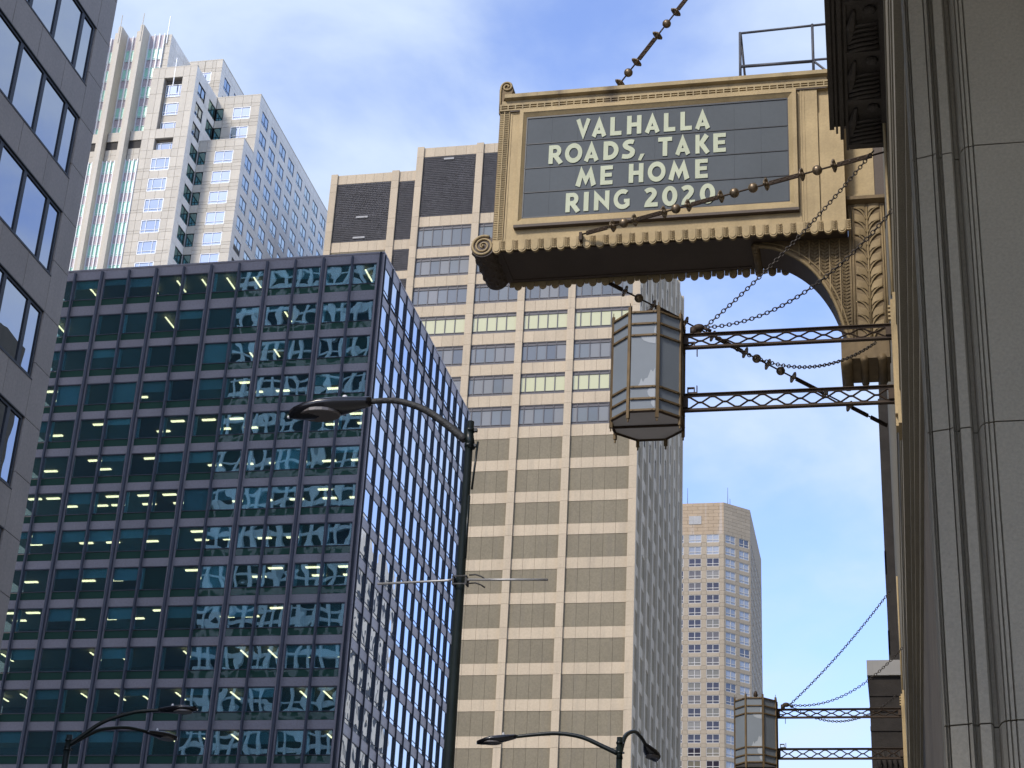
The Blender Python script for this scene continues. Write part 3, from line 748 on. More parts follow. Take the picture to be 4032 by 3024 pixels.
# ================================================================== opera house (right): wall, ledge, cornice, pier
rt = thing('opera_house', 'sooty limestone theatre at right edge with moulded pier and carved cornice underside', 'building', (0.6, 9.0, 0))
b = MB()
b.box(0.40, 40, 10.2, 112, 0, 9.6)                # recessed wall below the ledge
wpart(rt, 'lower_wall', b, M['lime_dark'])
b = MB()
b.box(0.203, 40, 9.7, 112, 9.62, 62)
for z in (10.1, 10.9, 12.6): b.box(0.190, 0.2025, 9.7, 60, z, z + 0.05)
wpart(rt, 'street_wall', b, M['lime'])
b = MB()
b.box(0.27, 0.5, 9.75, 112, 9.44, 9.615); b.box(0.31, 0.5, 9.75, 112, 9.30, 9.435); b.box(0.36, 0.5, 9.75, 112, 9.1, 9.295)
wpart(rt, 'ledge', b, M['lime'])
b = MB(); b.box(-3.2, 40, 0.5, 8.5, 9.55, 10.1); wpart(rt, 'pier_shade_slab', b, M['lime'])  # slab added out of view to keep the sun off the pier
# pier: moulded plan extruded course by course, joints recessed
plan = [(3.2, 9.0), (3.2, 9.6), (0.236, 9.6), (0.236, 9.12), (0.243, 9.105), (0.247, 9.13), (0.252, 9.13), (0.256, 9.10), (0.262, 9.125), (0.266, 9.10), (0.350, 9.075), (0.354, 9.10), (0.358, 9.07), (0.372, 9.055), (0.380, 9.11), (0.388, 9.11), (0.391, 9.075), (0.394, 9.11), (0.404, 9.11), (0.411, 9.07), (0.462, 9.06), (0.472, 9.08), (0.482, 9.14), (0.503, 9.14), (0.514, 9.06), (0.532, 9.02), (0.536, 9.035), (0.540, 9.015), (0.552, 9.01), (0.557, 9.028), (0.562, 9.01), (0.578, 9.005), (0.583, 9.022), (0.588, 9.0)]
plan = plan[::-1]
zj = [1.6 + 9 * e_ for e_ in (0.6515, 0.4560, 0.2749)]
zl = [0.0, 0.9, 2.5, zj[2], zj[1], zj[0], zj[0] + 1.75, zj[0] + 3.5, zj[0] + 5.2]
for i in range(len(zl) - 1):
    b = MB(); b.zprism(plan[::-1], zl[i] + 0.004, zl[i + 1] - 0.004)
    wpart(rt, 'pier_block', b, M['lime'])
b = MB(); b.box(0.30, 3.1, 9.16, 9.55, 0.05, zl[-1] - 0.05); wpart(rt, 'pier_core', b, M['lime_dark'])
# carved cornice: soffit with coffers, running beside the wall towards the street end at y 18.8
ZS = 13.9
def cyy(y): return (18.784 - y)
Ldir = Vector((-0.049 * -1 / 2.44, -1.0, 0))      # the outer edge closes slowly on the wall
def ex(y, off=0): return -0.47 + (18.3 - y) * 0.0205 + off
b = MB()
b.add([(ex(18.3), 18.3, ZS + 0.02), (ex(9.7), 9.7, ZS + 0.02), (1.0, 9.7, ZS + 0.02), (1.0, 18.3, ZS + 0.02), (ex(18.3), 18.3, ZS + 1.1), (ex(9.7), 9.7, ZS + 1.1), (1.0, 9.7, ZS + 1.1), (1.0, 18.3, ZS + 1.1)],
      [(0, 3, 2, 1), (4, 5, 6, 7), (0, 1, 5, 4), (1, 2, 6, 5), (2, 3, 7, 6), (3, 0, 4, 7)])
for (o0, o1, y1, dz) in ((0.00, 0.055, 18.30, -0.02), (0.075, 0.10, 18.36, -0.04), (0.125, 0.17, 18.48, -0.05), (0.195, 0.225, 18.75, -0.03)):
    b.add([(ex(y1, o0), y1, ZS + dz), (ex(9.7, o0), 9.7, ZS + dz), (ex(9.7, o1), 9.7, ZS + dz), (ex(y1, o1), y1, ZS + dz), (ex(y1, o0), y1, ZS + 0.5), (ex(9.7, o0), 9.7, ZS + 0.5), (ex(9.7, o1), 9.7, ZS + 0.5), (ex(y1, o1), y1, ZS + 0.5)],
          [(0, 3, 2, 1), (4, 5, 6, 7), (0, 1, 5, 4), (1, 2, 6, 5), (2, 3, 7, 6), (3, 0, 4, 7)])
b.box(-0.25, 0.205, 18.3, 18.78, ZS + 0.0, ZS + 1.1)
b.box(0.15, 0.205, 9.7, 18.7, ZS - 0.06, ZS + 0.3); b.box(0.175, 0.21, 9.7, 18.7, ZS - 0.13, ZS - 0.061)
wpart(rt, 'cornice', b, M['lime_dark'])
for k in range(9):
    y = 18.66 - 0.93 * k
    b = MB()
    b.box(ex(y, 0.215), 0.16, y - 0.05, y + 0.02, ZS - 0.045, ZS + 0.06)          # cross rib
    for j in range(6):                                                            # draped folds
        path = []
        for i in range(9):
            t = i / 8
            x = ex(y, 0.25) + t * (0.14 - ex(y, 0.25))
            path.append((x, y - 0.16 - 0.085 * j - 0.17 * math.sin(min(1, t * 1.25) * math.pi / 2 + 0.4) + 0.20, ZS - 0.015 - 0.035 * math.sin(t * math.pi)))
        b.smooth = True; b.tube(path, 0.026 - 0.002 * j, 5); b.smooth = False
    b.tube([(ex(y, 0.26), y - 0.2, ZS + 0.0), (ex(y, 0.29), y - 0.5, ZS - 0.03), (ex(y, 0.33), y - 0.75, ZS)], [0.03, 0.055, 0.02], 6)
    b.sphere((0.06, y - 0.74, ZS), 0.075, 8, 6, (1, 1, 0.6))
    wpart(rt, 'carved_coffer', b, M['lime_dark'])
# far buildings beyond the theatre
rt = thing('stone_building', 'dark narrow strip of stone building beyond the second lantern at right', 'building', (0.2, 62, 0))
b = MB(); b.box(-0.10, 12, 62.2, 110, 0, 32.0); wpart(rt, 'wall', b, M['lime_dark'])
b = MB()
for z in (21.0, 24.0): b.box(-0.16, -0.095, 62.0, 80, z, z + 0.9)
b.box(-0.15, 0.4, 62.0, 62.19, 0, 31.0)
wpart(rt, 'sill_band', b, M['lime_dark'])
rt = thing('stone_pavilion', 'dark stone block with pale capstone behind the arms of the second lantern', 'building', (0.0, 45, 0))
b = MB(); b.box(-0.64, 0.195, 45.0, 50, 0, 15.12)
for z in (14.6, 14.2, 13.7): b.box(-0.65, 0.195, 44.97, 45.0, z, z + 0.12)
wpart(rt, 'wall', b, M['dark_stone'])
b = MB(); b.box(-0.68, 0.197, 44.9, 50.1, 15.125, 15.52); wpart(rt, 'capstone', b, M['lime_pale'])
for z in (13.2, 12.4, 11.4, 10.4):
    b = MB(); b.smooth = True
    for k in range(5): b.tube([(-0.5 + 0.13 * k, 44.99, z), (-0.46 + 0.13 * k, 44.93, z - 0.3), (-0.40 + 0.13 * k, 44.99, z - 0.62)], [0.03, 0.06, 0.02], 6)
    wpart(rt, 'carved_panel', b, M['dark_stone'])
rt = thing('far_stone_tower', 'pale stone tower mirrored in the lower side windows of the glass block', 'building', (2, 268, 0))
b = MB(); b.box(2.0, 45, 268, 302, 0, 112); b.box(6, 40, 270, 300, 112, 121); b.mi = 1
for k in range(24):
    for j in range(9): b.box(1.94, 2.0, 269.2 + 3.6 * j, 271.2 + 3.6 * j, 10 + 4.2 * k, 12.4 + 4.2 * k)
wpart(rt, 'wall', b, [M['lifted_stone'], M['black_frame']])

# ================================================================== theatre sign
YF, YB = 21.0, 22.02
XL, XR = -5.225, -0.36
rt = thing('theatre_sign', 'long gold marquee sign with cream letters projecting from the theatre wall', 'sign', (0.15, 21.5, 12.2))
b = MB(); b.box(XL + 0.03, -0.70, YF + 0.012, YB - 0.012, 14.20, 16.42); b.box(-0.70, XR, YF + 0.035, YB - 0.035, 14.2, 16.40)
wpart(rt, 'body', b, M['gold'])
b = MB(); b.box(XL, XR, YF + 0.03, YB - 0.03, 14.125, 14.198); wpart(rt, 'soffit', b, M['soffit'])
b = MB(); b.box(XL + 0.08, -1.7, YF + 0.09, YF + 0.12, 14.11, 14.124); b.box(XL + 0.08, -1.7, YB - 0.12, YB - 0.09, 14.11, 14.124); b.box(XL + 0.08, XL + 0.11, YF + 0.12, YB - 0.12, 14.11, 14.124); wpart(rt, 'soffit_trim', b, M['soffit'])
# cornice
b = MB()
x1c = -0.545
b.box(XL - 0.012, x1c, YF - 0.045, YB + 0.045, 16.400, 16.425); b.box(XL - 0.012, x1c, YF - 0.045, YB + 0.045, 16.448, 16.462); b.box(XL - 0.012, x1c, YF - 0.045, YB + 0.045, 16.485, 16.512)
b.box(XL + 0.01, x1c - 0.01, YF - 0.02, YB + 0.02, 16.38, 16.585)
b.prism([(XL - 0.005, 16.512), (XL - 0.005, 16.52), (x1c, 16.52), (x1c, 16.512)], YF - 0.04, YB + 0.04)
b.yprism([(YF - 0.035, 16.585), (YF - 0.085, 16.60), (YF - 0.085, 16.655), (YF - 0.055, 16.685), (YB + 0.055, 16.685), (YB + 0.085, 16.655), (YB + 0.085, 16.60), (YB + 0.035, 16.585)], XL + 0.06, x1c)
x = XL - 0.005
while x < x1c - 0.02:
    b.box(x, x + 0.018, YF - 0.046, YF - 0.021, 16.4251, 16.4479); b.box(x, x + 0.018, YF - 0.046, YF - 0.021, 16.4621, 16.4849); x += 0.1075
wpart(rt, 'cornice', b, M['gold_dirty'])
# leaf strips at the outer end
b = MB()
b.box(XL - 0.012, XL + 0.14, YF - 0.012, YB + 0.012, 14.205, 16.395)
wpart(rt, 'end_post', b, M['gold_dark'])
b = MB()
z = 14.22
while z < 16.36:
    for s in (-1, 1):
        xa = XL + 0.064 + s * 0.004; xb = XL + 0.064 + s * 0.066
        b.add([(xa, YF - 0.03, z), (xb, YF - 0.016, z + 0.018), (xb, YF - 0.02, z + 0.038), (xa, YF - 0.036, z + 0.024), (xa, YF - 0.010, z - 0.004), (xb, YF - 0.010, z + 0.012)], [(0, 1, 2, 3), (0, 4, 5, 1)])
    z += 0.037
b.box(XL + 0.058, XL + 0.070, YF - 0.040, YF - 0.0125, 14.21, 16.39)
b.box(XL + 0.132, XL + 0.140, YF - 0.034, YF - 0.0125, 14.21, 16.39)
wpart(rt, 'leaf_strip', b, M['gold'], kind='stuff')
# frame
def frame(x0, x1, z0, z1, w, y0, y1, name, m):
    b = MB()
    b.prism([(x0, z0), (x1, z0), (x1 - w, z0 + w), (x0 + w, z0 + w)], y0, y1)
    b.prism([(x0 + w, z1 - w), (x1 - w, z1 - w), (x1, z1), (x0, z1)], y0, y1)
    b.prism([(x0, z0), (x0 + w, z0 + w), (x0 + w, z1 - w), (x0, z1)], y0, y1)
    b.prism([(x1 - w, z0 + w), (x1, z0), (x1, z1), (x1 - w, z1 - w)], y0, y1)
    wpart(rt, name, b, m)
frame(-5.080, -0.945, 14.225, 16.385, 0.030, YF - 0.014, YF + 0.01, 'outer_moulding', M['gold'])
pa0, pb0 = -4.822, -1.108
b = MB(); b.box(-5.049, -0.976, YF - 0.006, YF + 0.012, 14.256, 16.354); wpart(rt, 'face_plate', b, M['gold'])
b = MB(); b.box(-4.93, -0.98, YF - 0.086, YF - 0.0065, 14.398, 14.4385); wpart(rt, 'frame_shade_strip', b, M['soffit'])  # dark strip that paints in the shade beneath the picture frame
b = MB(); b.box(-5.08, -0.56, YF - 0.040, YF - 0.0145, 16.3805, 16.3995); wpart(rt, 'cornice_shade_strip', b, M['soffit'])  # dark strip standing in for the shade line under the cornice
b = MB(); b.box(pa0 - 0.012, pb0 + 0.012, YF - 0.0065, YF + 0.0, 14.5, 16.32); wpart(rt, 'board_backing', b, M['track'])
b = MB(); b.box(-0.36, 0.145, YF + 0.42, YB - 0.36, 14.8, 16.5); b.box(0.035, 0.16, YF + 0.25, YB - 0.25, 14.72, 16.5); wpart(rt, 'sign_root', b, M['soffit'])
frame(-4.926, -0.985, 14.440, 16.378, 0.055, YF - 0.085, YF - 0.005, 'picture_frame', M['gold'])
b = MB()
(xa, xb, za, zb_) = (-4.871, -1.040, 14.495, 16.323)
(pa, pb, pc, pd) = (-4.822, -1.108, 14.570, 16.258)
for q in ([(xa, za), (xb, za), (pb, pc), (pa, pc)], [(pa, pd), (pb, pd), (xb, zb_), (xa, zb_)], [(xa, za), (pa, pc), (pa, pd), (xa, zb_)], [(pb, pc), (xb, za), (xb, zb_), (pb, pd)]):
    b.add([(q[0][0], YF - (0.08 if q[0] in ((xa, za), (xb, za), (xa, zb_), (xb, zb_)) else 0.03), q[0][1])] + [(p[0], YF - (0.08 if p in ((xa, za), (xb, za), (xa, zb_), (xb, zb_)) else 0.03), p[1]) for p in q[1:]], [(0, 1, 2, 3)])
wpart(rt, 'bevel', b, M['gold'])
b = MB(); b.box(-0.940, -0.70, YF - 0.02, YF + 0.011, 14.235, 16.40); b.box(-0.925, -0.915, YF - 0.027, YF - 0.0205, 14.26, 16.39); b.box(-0.885, -0.875, YF - 0.027, YF - 0.0205, 14.26, 16.39)
b.box(-0.69, XR, YF + 0.008, YF + 0.034, 14.235, 16.0)
b.box(-0.36, 0.03, YF + 0.30, YB - 0.3, 14.80, 15.9)
b.box(-0.34, 0.03, YF + 0.26, YB - 0.26, 14.68, 14.795)
wpart(rt, 'wing_panel', b, M['gold'])
b = MB(); b.box(XL - 0.01, XR + 0.01, YF - 0.02, YB + 0.02, 14.2, 14.232); wpart(rt, 'bottom_moulding', b, M['gold'])
# letter board: four rows, seams and tracks
zr = [14.570, 14.986, 15.392, 15.800, 16.258]
for i in range(4):
    for j in range(10):
        w = (pb - pa) / 10
        key = ('board', i)
        def mk():
            bb = MB(); bb.box(0.0007, w - 0.0007, 0, 0.012, 0.012, zr[i + 1] - zr[i] - 0.012); return bb.mesh('board_panel', M['board'])
        obj('board_panel', cached(key, mk), rt, rel(rt, (pa + w * j, YF - 0.028, zr[i])))
b = MB()
for z in zr[1:-1]: b.box(pa, pb, YF - 0.036, YF - 0.014, z - 0.0055, z + 0.0055)
b.box(pa, pb, YF - 0.036, YF - 0.014, zr[0] - 0.005, zr[0] + 0.012); b.box(pa, pb, YF - 0.04, YF - 0.014, zr[4] - 0.02, zr[4] + 0.004)
b.box(pa - 0.006, pa + 0.010, YF - 0.036, YF - 0.014, zr[0], zr[4]); b.box(pb - 0.010, pb + 0.006, YF - 0.036, YF - 0.014, zr[0], zr[4])
wpart(rt, 'letter_track', b, M['track'])

def arc(cx, cy, rx, ry, a0, a1, n=14):
    return [(cx + rx * math.cos(rad(a0 + (a1 - a0) * i / n)), cy + ry * math.sin(rad(a0 + (a1 - a0) * i / n))) for i in range(n + 1)]
def smooth_path(pts, n=6):
    out = []
    for i in range(len(pts) - 1):
        p0 = pts[max(i - 1, 0)]; p1 = pts[i]; p2 = pts[i + 1]; p3 = pts[min(i + 2, len(pts) - 1)]
        for k in range(n):
            t = k / n
            out.append(tuple(0.5 * ((2 * p1[q]) + (-p0[q] + p2[q]) * t + (2 * p0[q] - 5 * p1[q] + 4 * p2[q] - p3[q]) * t * t + (-p0[q] + 3 * p1[q] - 3 * p2[q] + p3[q]) * t ** 3) for q in (0, 1)))
    out.append(pts[-1]); return out
def stroke(pts, w):
    L = []; Rr = []
    for i, p in enumerate(pts):
        a = pts[max(i - 1, 0)]; c = pts[min(i + 1, len(pts) - 1)]
        dx, dy = c[0] - a[0], c[1] - a[1]; l = math.hypot(dx, dy) or 1
        L.append((p[0] - dy / l * w / 2, p[1] + dx / l * w / 2)); Rr.append((p[0] + dy / l * w / 2, p[1] - dx / l * w / 2))
    return L + Rr[::-1]
S_path = smooth_path([(0.58, 0.86), (0.44, 0.90), (0.27, 0.87), (0.17, 0.74), (0.26, 0.60), (0.42, 0.51), (0.53, 0.38), (0.48, 0.19), (0.30, 0.11), (0.04, 0.14)])
two_top = smooth_path([(0.06, 0.80), (0.20, 0.88), (0.38, 0.87), (0.49, 0.72), (0.43, 0.54), (0.28, 0.36), (0.16, 0.20)])
tt = stroke(two_top, 0.23)
G = {
 'V': ([[(0, 0.98), (0.25, 1.06), (0.48, 0.46), (0.71, 1.06), (0.95, 0.98), (0.49, -0.10)]], 0.66),
 'A': ([[(0.47, 1.10), (0.96, 0.06), (0.70, -0.05), (0.62, 0.15), (0.33, 0.15), (0.25, -0.05), (0.0, 0.06)], [(0.475, 0.52), (0.40, 0.34), (0.55, 0.34)]], 0.67),
 'L': ([[(0, 1), (0.26, 1), (0.26, 0.22), (0.66, 0.22), (0.66, 0), (0, 0)]], 0.52),
 'H': ([[(0, 1), (0.25, 1), (0.25, 0.62), (0.55, 0.62), (0.55, 1), (0.80, 1), (0.80, 0), (0.55, 0), (0.55, 0.40), (0.25, 0.40), (0.25, 0), (0, 0)]], 0.66),
 'R': ([[(0, 0), (0, 1), (0.42, 1)] + arc(0.42, 0.68, 0.31, 0.32, 90, -62, 12)[1:] + [(0.85, 0.06), (0.62, -0.06), (0.30, 0.34), (0.25, 0.34), (0.25, 0)], [(0.25, 0.79), (0.38, 0.79)] + arc(0.38, 0.68, 0.11, 0.11, 90, -90, 8)[1:] + [(0.25, 0.57)]], 0.67),
 'O': ([arc(0.54, 0.5, 0.54, 0.53, 0, 345, 30), arc(0.54, 0.5, 0.28, 0.28, 0, 345, 24)], 0.80),
 'D': ([[(0, 0), (0, 1), (0.30, 1)] + arc(0.30, 0.5, 0.52, 0.5, 90, -90, 20)[1:], [(0.25, 0.24), (0.25, 0.76), (0.30, 0.76)] + arc(0.30, 0.5, 0.27, 0.26, 90, -90, 14)[1:]], 0.69),
 'S': ([stroke(S_path, 0.235)], 0.60),
 ',': ([[(0.14, 0.20), (0.36, 0.20), (0.16, -0.16), (0, -0.12)]], 0.30),
 'T': ([[(0, 1), (0.78, 1), (0.78, 0.78), (0.52, 0.78), (0.52, 0), (0.26, 0), (0.26, 0.78), (0, 0.78)]], 0.63),
 'K': ([[(0, 0), (0, 1), (0.25, 1), (0.25, 0.62), (0.56, 1.04), (0.80, 0.88), (0.50, 0.53), (0.86, 0.07), (0.64, -0.06), (0.25, 0.42), (0.25, 0)]], 0.64),
 'E': ([[(0, 0), (0, 1), (0.68, 1), (0.68, 0.79), (0.25, 0.79), (0.25, 0.61), (0.63, 0.61), (0.63, 0.41), (0.25, 0.41), (0.25, 0.21), (0.68, 0.21), (0.68, 0)]], 0.56),
 'M': ([[(0, 0.06), (0.30, 1.06), (0.58, 0.50), (0.86, 1.06), (1.16, 0.06), (0.90, -0.05), (0.78, 0.46), (0.58, 0.03), (0.38, 0.46), (0.26, -0.05)]], 0.94),
 'I': ([[(0, 0), (0, 1), (0.25, 1), (0.25, 0)]], 0.22),
 'N': ([[(0, 0), (0, 1.06), (0.60, 0.46), (0.60, 1), (0.84, 1), (0.84, -0.06), (0.25, 0.54), (0.25, 0)]], 0.69),
 'G': ([arc(0.52, 0.5, 0.52, 0.52, 52, 318, 26) + [(0.93, 0.12), (0.93, 0.50), (0.60, 0.50), (0.60, 0.32), (0.69, 0.32), (0.69, 0.27)] + arc(0.52, 0.5, 0.28, 0.29, 310, 56, 20)[1:]], 0.72),
 '2': ([tt[:len(two_top)] + [(0.30, 0.22), (0.66, 0.22), (0.66, 0.0), (0.0, 0.0), (0.02, 0.12)] + tt[len(two_top):]], 0.61),
 '0': ([arc(0.36, 0.5, 0.36, 0.52, 0, 345, 28), arc(0.36, 0.5, 0.13, 0.29, 0, 345, 22)], 0.68)}
def glyph(ch):
    outs, w = G[ch]
    cu_ = bpy.data.curves.new('letter', 'CURVE'); cu_.dimensions = '2D'; cu_.fill_mode = 'BOTH'; cu_.extrude = 0.005
    xs = [p[0] for o_ in outs for p in o_]
    sx = w / (max(xs) - min(xs)); x0 = min(xs)
    for o_ in outs:
        s = cu_.splines.new('POLY'); s.points.add(len(o_) - 1); s.use_cyclic_u = True
        for i, p in enumerate(o_): s.points[i].co = ((p[0] - x0) * sx, p[1], 0, 1)
    t = bpy.data.objects.new('t', cu_); COL.objects.link(t)
    dg = bpy.context.evaluated_depsgraph_get()
    me = bpy.data.meshes.new_from_object(t.evaluated_get(dg))
    bpy.data.objects.remove(t); bpy.data.curves.remove(cu_)
    HH = 0.312
    me.transform(Matrix.Rotation(Q, 4, 'X') @ Matrix.Diagonal((HH, HH, 1, 1)))
    me.materials.clear(); me.materials.append(M['letter']); me.name = 'letter'
    return me
text = [(15.842, -4.10, 780, [('V', 780), ('A', 905), ('L', 1048), ('H', 1178), ('A', 1318), ('L', 1463), ('L', 1590), ('A', 1703)]),
        (15.437, -4.48, 603, [('R', 603), ('O', 730), ('A', 880), ('D', 1030), ('S', 1172), (',', 1297), ('T', 1450), ('A', 1582), ('K', 1735), ('E', 1870)]),
        (15.030, -4.08, 772, [('M', 773), ('E', 964), ('H', 1182), ('O', 1327), ('M', 1484), ('E', 1686)]),
        (14.618, -4.206, 712, [('R', 712), ('I', 851), ('N', 930), ('G', 1080), ('2', 1312), ('0', 1447), ('2', 1591), ('0', 1730)])]
for (zz, x0, p0, row) in text:
    for ch, p in row:
        obj('letter', cached(('glyph', ch), lambda: glyph(ch)), rt, rel(rt, (x0 + (p - p0) * 0.001845, YF - 0.036, zz)))
# scalloped fringe
def mk():
    b = MB()
    p = [(-0.058, 0.085), (-0.058, -0.04)] + arc(0, -0.045, 0.058, 0.072, 180, 360, 8)[1:-1] + [(0.058, -0.04), (0.058, 0.085)]
    b.prism(p, 0, 0.05)
    q = [(-0.042, 0.075), (-0.042, -0.04)] + arc(0, -0.042, 0.042, 0.052, 180, 360, 8)[1:-1] + [(0.042, -0.04), (0.042, 0.075)]
    b.prism(q, -0.010, -0.001)
    for k in range(4):
        z = 0.06 - 0.034 * k
        for s in (-1, 1):
            b.add([(0.09, -0.004, z - 0.014), (0.09 + s * 0.028, 0.004, z), (0.09 + s * 0.028, 0.004, z + 0.016), (0.09, -0.004, z + 0.004)], [(0, 1, 2, 3), (3, 2, 1, 0)])
    b.box(0.062, 0.118, 0.008, 0.04, -0.07, 0.085)
    return b.mesh('scallop', M['gold'])
for k in range(27):
    x = -5.165 + 0.1825 * k
    obj('scallop', cached('scallop', mk), rt, rel(rt, (x, YF - 0.03, 14.150)))
    if x < -1.3: obj('scallop', cached('scallop', mk), rt, rel(rt, (x + 0.09, YB + 0.05, 14.150)), math.pi)
# end scrolls
def spiral(cx, cz, r0, turns, n, dirn=1, a0=90, rmin=0.12):
    P = []
    for i in range(n + 1):
        t = i / n; r = r0 * (1 - t) ** 0.9 + r0 * rmin * t
        a = rad(a0 + dirn * 360 * turns * t)
        P.append((cx + r * math.cos(a), cz + r * math.sin(a)))
    return P
cx, cz, R0 = -5.372, 14.187, 0.172
b = MB(); b.smooth = True
n = 28
ring = [(cx + R0 * math.cos(2 * math.pi * k / n), cz + R0 * math.sin(2 * math.pi * k / n)) for k in range(n)]
b.smooth = False; b.prism(ring, YF + 0.02, YB - 0.03)
wpart(rt, 'scroll_drum', b, M['soffit'])
b = MB(); b.smooth = True
sp = spiral(cx, cz, 0.165, 2.6, 70, 1, 60, 0.10)
b.tube([(p[0], YF + 0.012, p[1]) for p in sp], [0.021 * (1 - 0.55 * i / 70) for i in range(71)], 7)
b.sphere((cx, YF + 0.005, cz), 0.020, 8, 6)
d_ = MB()
for k in range(7):                          # carved leaves along the drum underside
    for j in range(4):
        a = rad(200 + 40 * j + (20 if k % 2 else 0)); y = YF + 0.12 + 0.12 * k
        d_.smooth = True; d_.sphere((cx + (R0 - 0.022) * math.cos(a), y, cz + (R0 - 0.022) * math.sin(a)), 0.045, 8, 6, (0.9, 1.3, 0.9))
wpart(rt, 'scroll', b, [M['gold']]); wpart(rt, 'drum_leaves', d_, M['soffit'], kind='stuff')
vol = [(-5.262, 16.40), (-5.262, 16.62), (-5.272, 16.80), (-5.262, 16.875), (-5.235, 16.925), (-5.19, 16.948), (-5.14, 16.945), (-5.10, 16.92), (-5.076, 16.87), (-5.07, 16.80), (-5.085, 16.73), (-5.13, 16.69), (-5.19, 16.66), (-5.205, 16.58), (-5.20, 16.40)]
b = MB(); b.prism(vol[::-1], YF + 0.01, YB - 0.01); wpart(rt, 'volute', b, M['gold_dark'])
b = MB(); b.smooth = True
sp = [(-5.245, 16.45), (-5.247, 16.62), (-5.252, 16.76)] + spiral(-5.158, 16.852, 0.088, 1.6, 36, -1, 185, 0.15)
b.tube([(p[0], YF - 0.002, p[1]) for p in sp], 0.016, 6)
wpart(rt, 'volute_band', b, M['gold'])
# guard rail on top
b = MB()
yr = 21.28
b.smooth = True
def T(p, q, r=0.02): b.tube([p, q], r, 8)
T((-1.786, yr, 16.68), (-1.786, yr, 17.69), 0.020); T((-0.745, yr, 16.68), (-0.745, yr, 17.73), 0.020)
T((-1.80, yr, 17.675), (0.16, yr, 17.735), 0.018); T((-1.775, yr, 17.085), (-0.74, yr, 17.08), 0.024); T((-0.74, yr, 17.10), (0.16, yr, 17.11), 0.018)
T((-1.775, yr, 17.66), (-1.72, yr + 0.55, 16.68), 0.017); T((-0.74, yr, 17.08), (-0.30, yr + 0.1, 16.68), 0.017); T((-1.775, yr + 0.3, 17.12), (-0.74, yr + 0.3, 17.12), 0.016)
b.smooth = False
b.box(-1.86, -1.66, yr - 0.10, yr + 0.7, 16.686, 16.715); b.box(-0.80, -0.69, yr - 0.06, yr + 0.06, 16.686, 16.705)
wpart(rt, 'guard_rail', b, M['rail'])
# arched bracket under the sign
b = MB()
outer = [(-1.64, 14.12), (-1.60, 14.07), (-1.35, 14.02), (-1.08, 13.877), (-0.828, 13.640), (-0.634, 13.328), (-0.512, 13.018), (-0.44, 12.75), (-0.36, 12.52)]
outer = smooth_path(outer, 4)
poly = outer + [(-0.33, 12.52), (-0.33, 14.12)]
b.prism(poly, 21.285, 21.83)
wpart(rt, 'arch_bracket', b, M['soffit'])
b = MB(); b.prism([(p[0] + 0.012, p[1] + 0.012) for p in poly], 21.27, 21.284); wpart(rt, 'spandrel_plate', b, M['gold_dark'])
b = MB(); b.smooth = True
b.tube([(p[0] + 0.0, 21.262, p[1] + 0.0) for p in outer[3:]], 0.028, 6)
b.tube([(p[0] + 0.05, 21.262, p[1] + 0.05) for p in outer[5:]], 0.014, 6)
b.smooth = False
for c in range(5):                          # herringbone columns in the spandrel
    xc = -0.40 - 0.135 * c
    zlow = min((p[1] for p in outer if p[0] >= xc - 0.03), default=13)
    zlow = next((p[1] for p in reversed(outer) if p[0] <= xc), 13) + 0.10
    z = zlow
    while z < 14.08:
        for s in (-1, 1):
            b.add([(xc, 21.262, z - 0.02), (xc + s * 0.05, 21.25, z + 0.008), (xc + s * 0.05, 21.25, z + 0.032), (xc, 21.262, z + 0.012)], [(0, 1, 2, 3), (3, 2, 1, 0)])
        z += 0.052
    b.box(xc - 0.075, xc - 0.060, 21.25, 21.269, zlow, 14.1)
wpart(rt, 'bracket_relief', b, M['gold_mid'], kind='stuff')
b = MB()
b.box(-0.345, 0.145, 21.22, 21.9, 12.50, 14.60)
b.yprism([(21.20, 14.60), (21.12, 14.63), (21.12, 14.68), (21.20, 14.715), (21.9, 14.715), (21.9, 14.60)], -0.36, 0.16)
wpart(rt, 'pilaster', b, M['gold_dark'])
b = MB(); b.smooth = True
for x in (-0.325, -0.285, 0.105, 0.135): b.tube([(x, 21.215, 12.55), (x, 21.215, 14.56)], 0.012, 6)
b.tube([(-0.09, 21.21, 12.55), (-0.09, 21.21, 14.55)], [0.016, 0.012], 6)
z = 12.60
while z < 14.5:                             # paired leaves climbing the pilaster
    for s in (-1, 1):
        pts = [(-0.09 + s * 0.01, z - 0.10), (-0.09 + s * 0.05, z), (-0.09 + s * 0.11, z + 0.07), (-0.09 + s * 0.17, z + 0.095)]
        b.tube([(p[0], 21.205, p[1]) for p in smooth_path(pts, 3)], 0.011, 5)
        b.tube([(p[0], 21.210, p[1] + 0.022) for p in smooth_path(pts, 3)], 0.007, 5)
        b.add([(-0.09 + s * 0.015, 21.218, z + 0.02), (-0.09 + s * 0.06, 21.190, z + 0.06), (-0.09 + s * 0.165, 21.205, z + 0.11), (-0.09 + s * 0.165, 21.215, z + 0.22), (-0.09 + s * 0.02, 21.215, z + 0.17)], [(0, 1, 4), (1, 2, 3), (1, 3, 4)])
    z += 0.205
wpart(rt, 'leaf_relief', b, M['gold_mid'])
b = MB(); b.smooth = True
b.smooth = False; b.box(-0.49, 0.13, 21.18, 21.92, 12.24, 12.50)
b.smooth = True
b.tube([(-0.43, 21.17, 12.20), (-0.43, 21.93, 12.20)], 0.075, 10); b.tube([(-0.20, 21.17, 12.23), (-0.20, 21.93, 12.23)], 0.05, 8); b.tube([(0.03, 21.17, 12.24), (0.03, 21.93, 12.24)], 0.06, 8)
wpart(rt, 'corbel', b, M['gold_dark'])
b = MB(); b.smooth = True
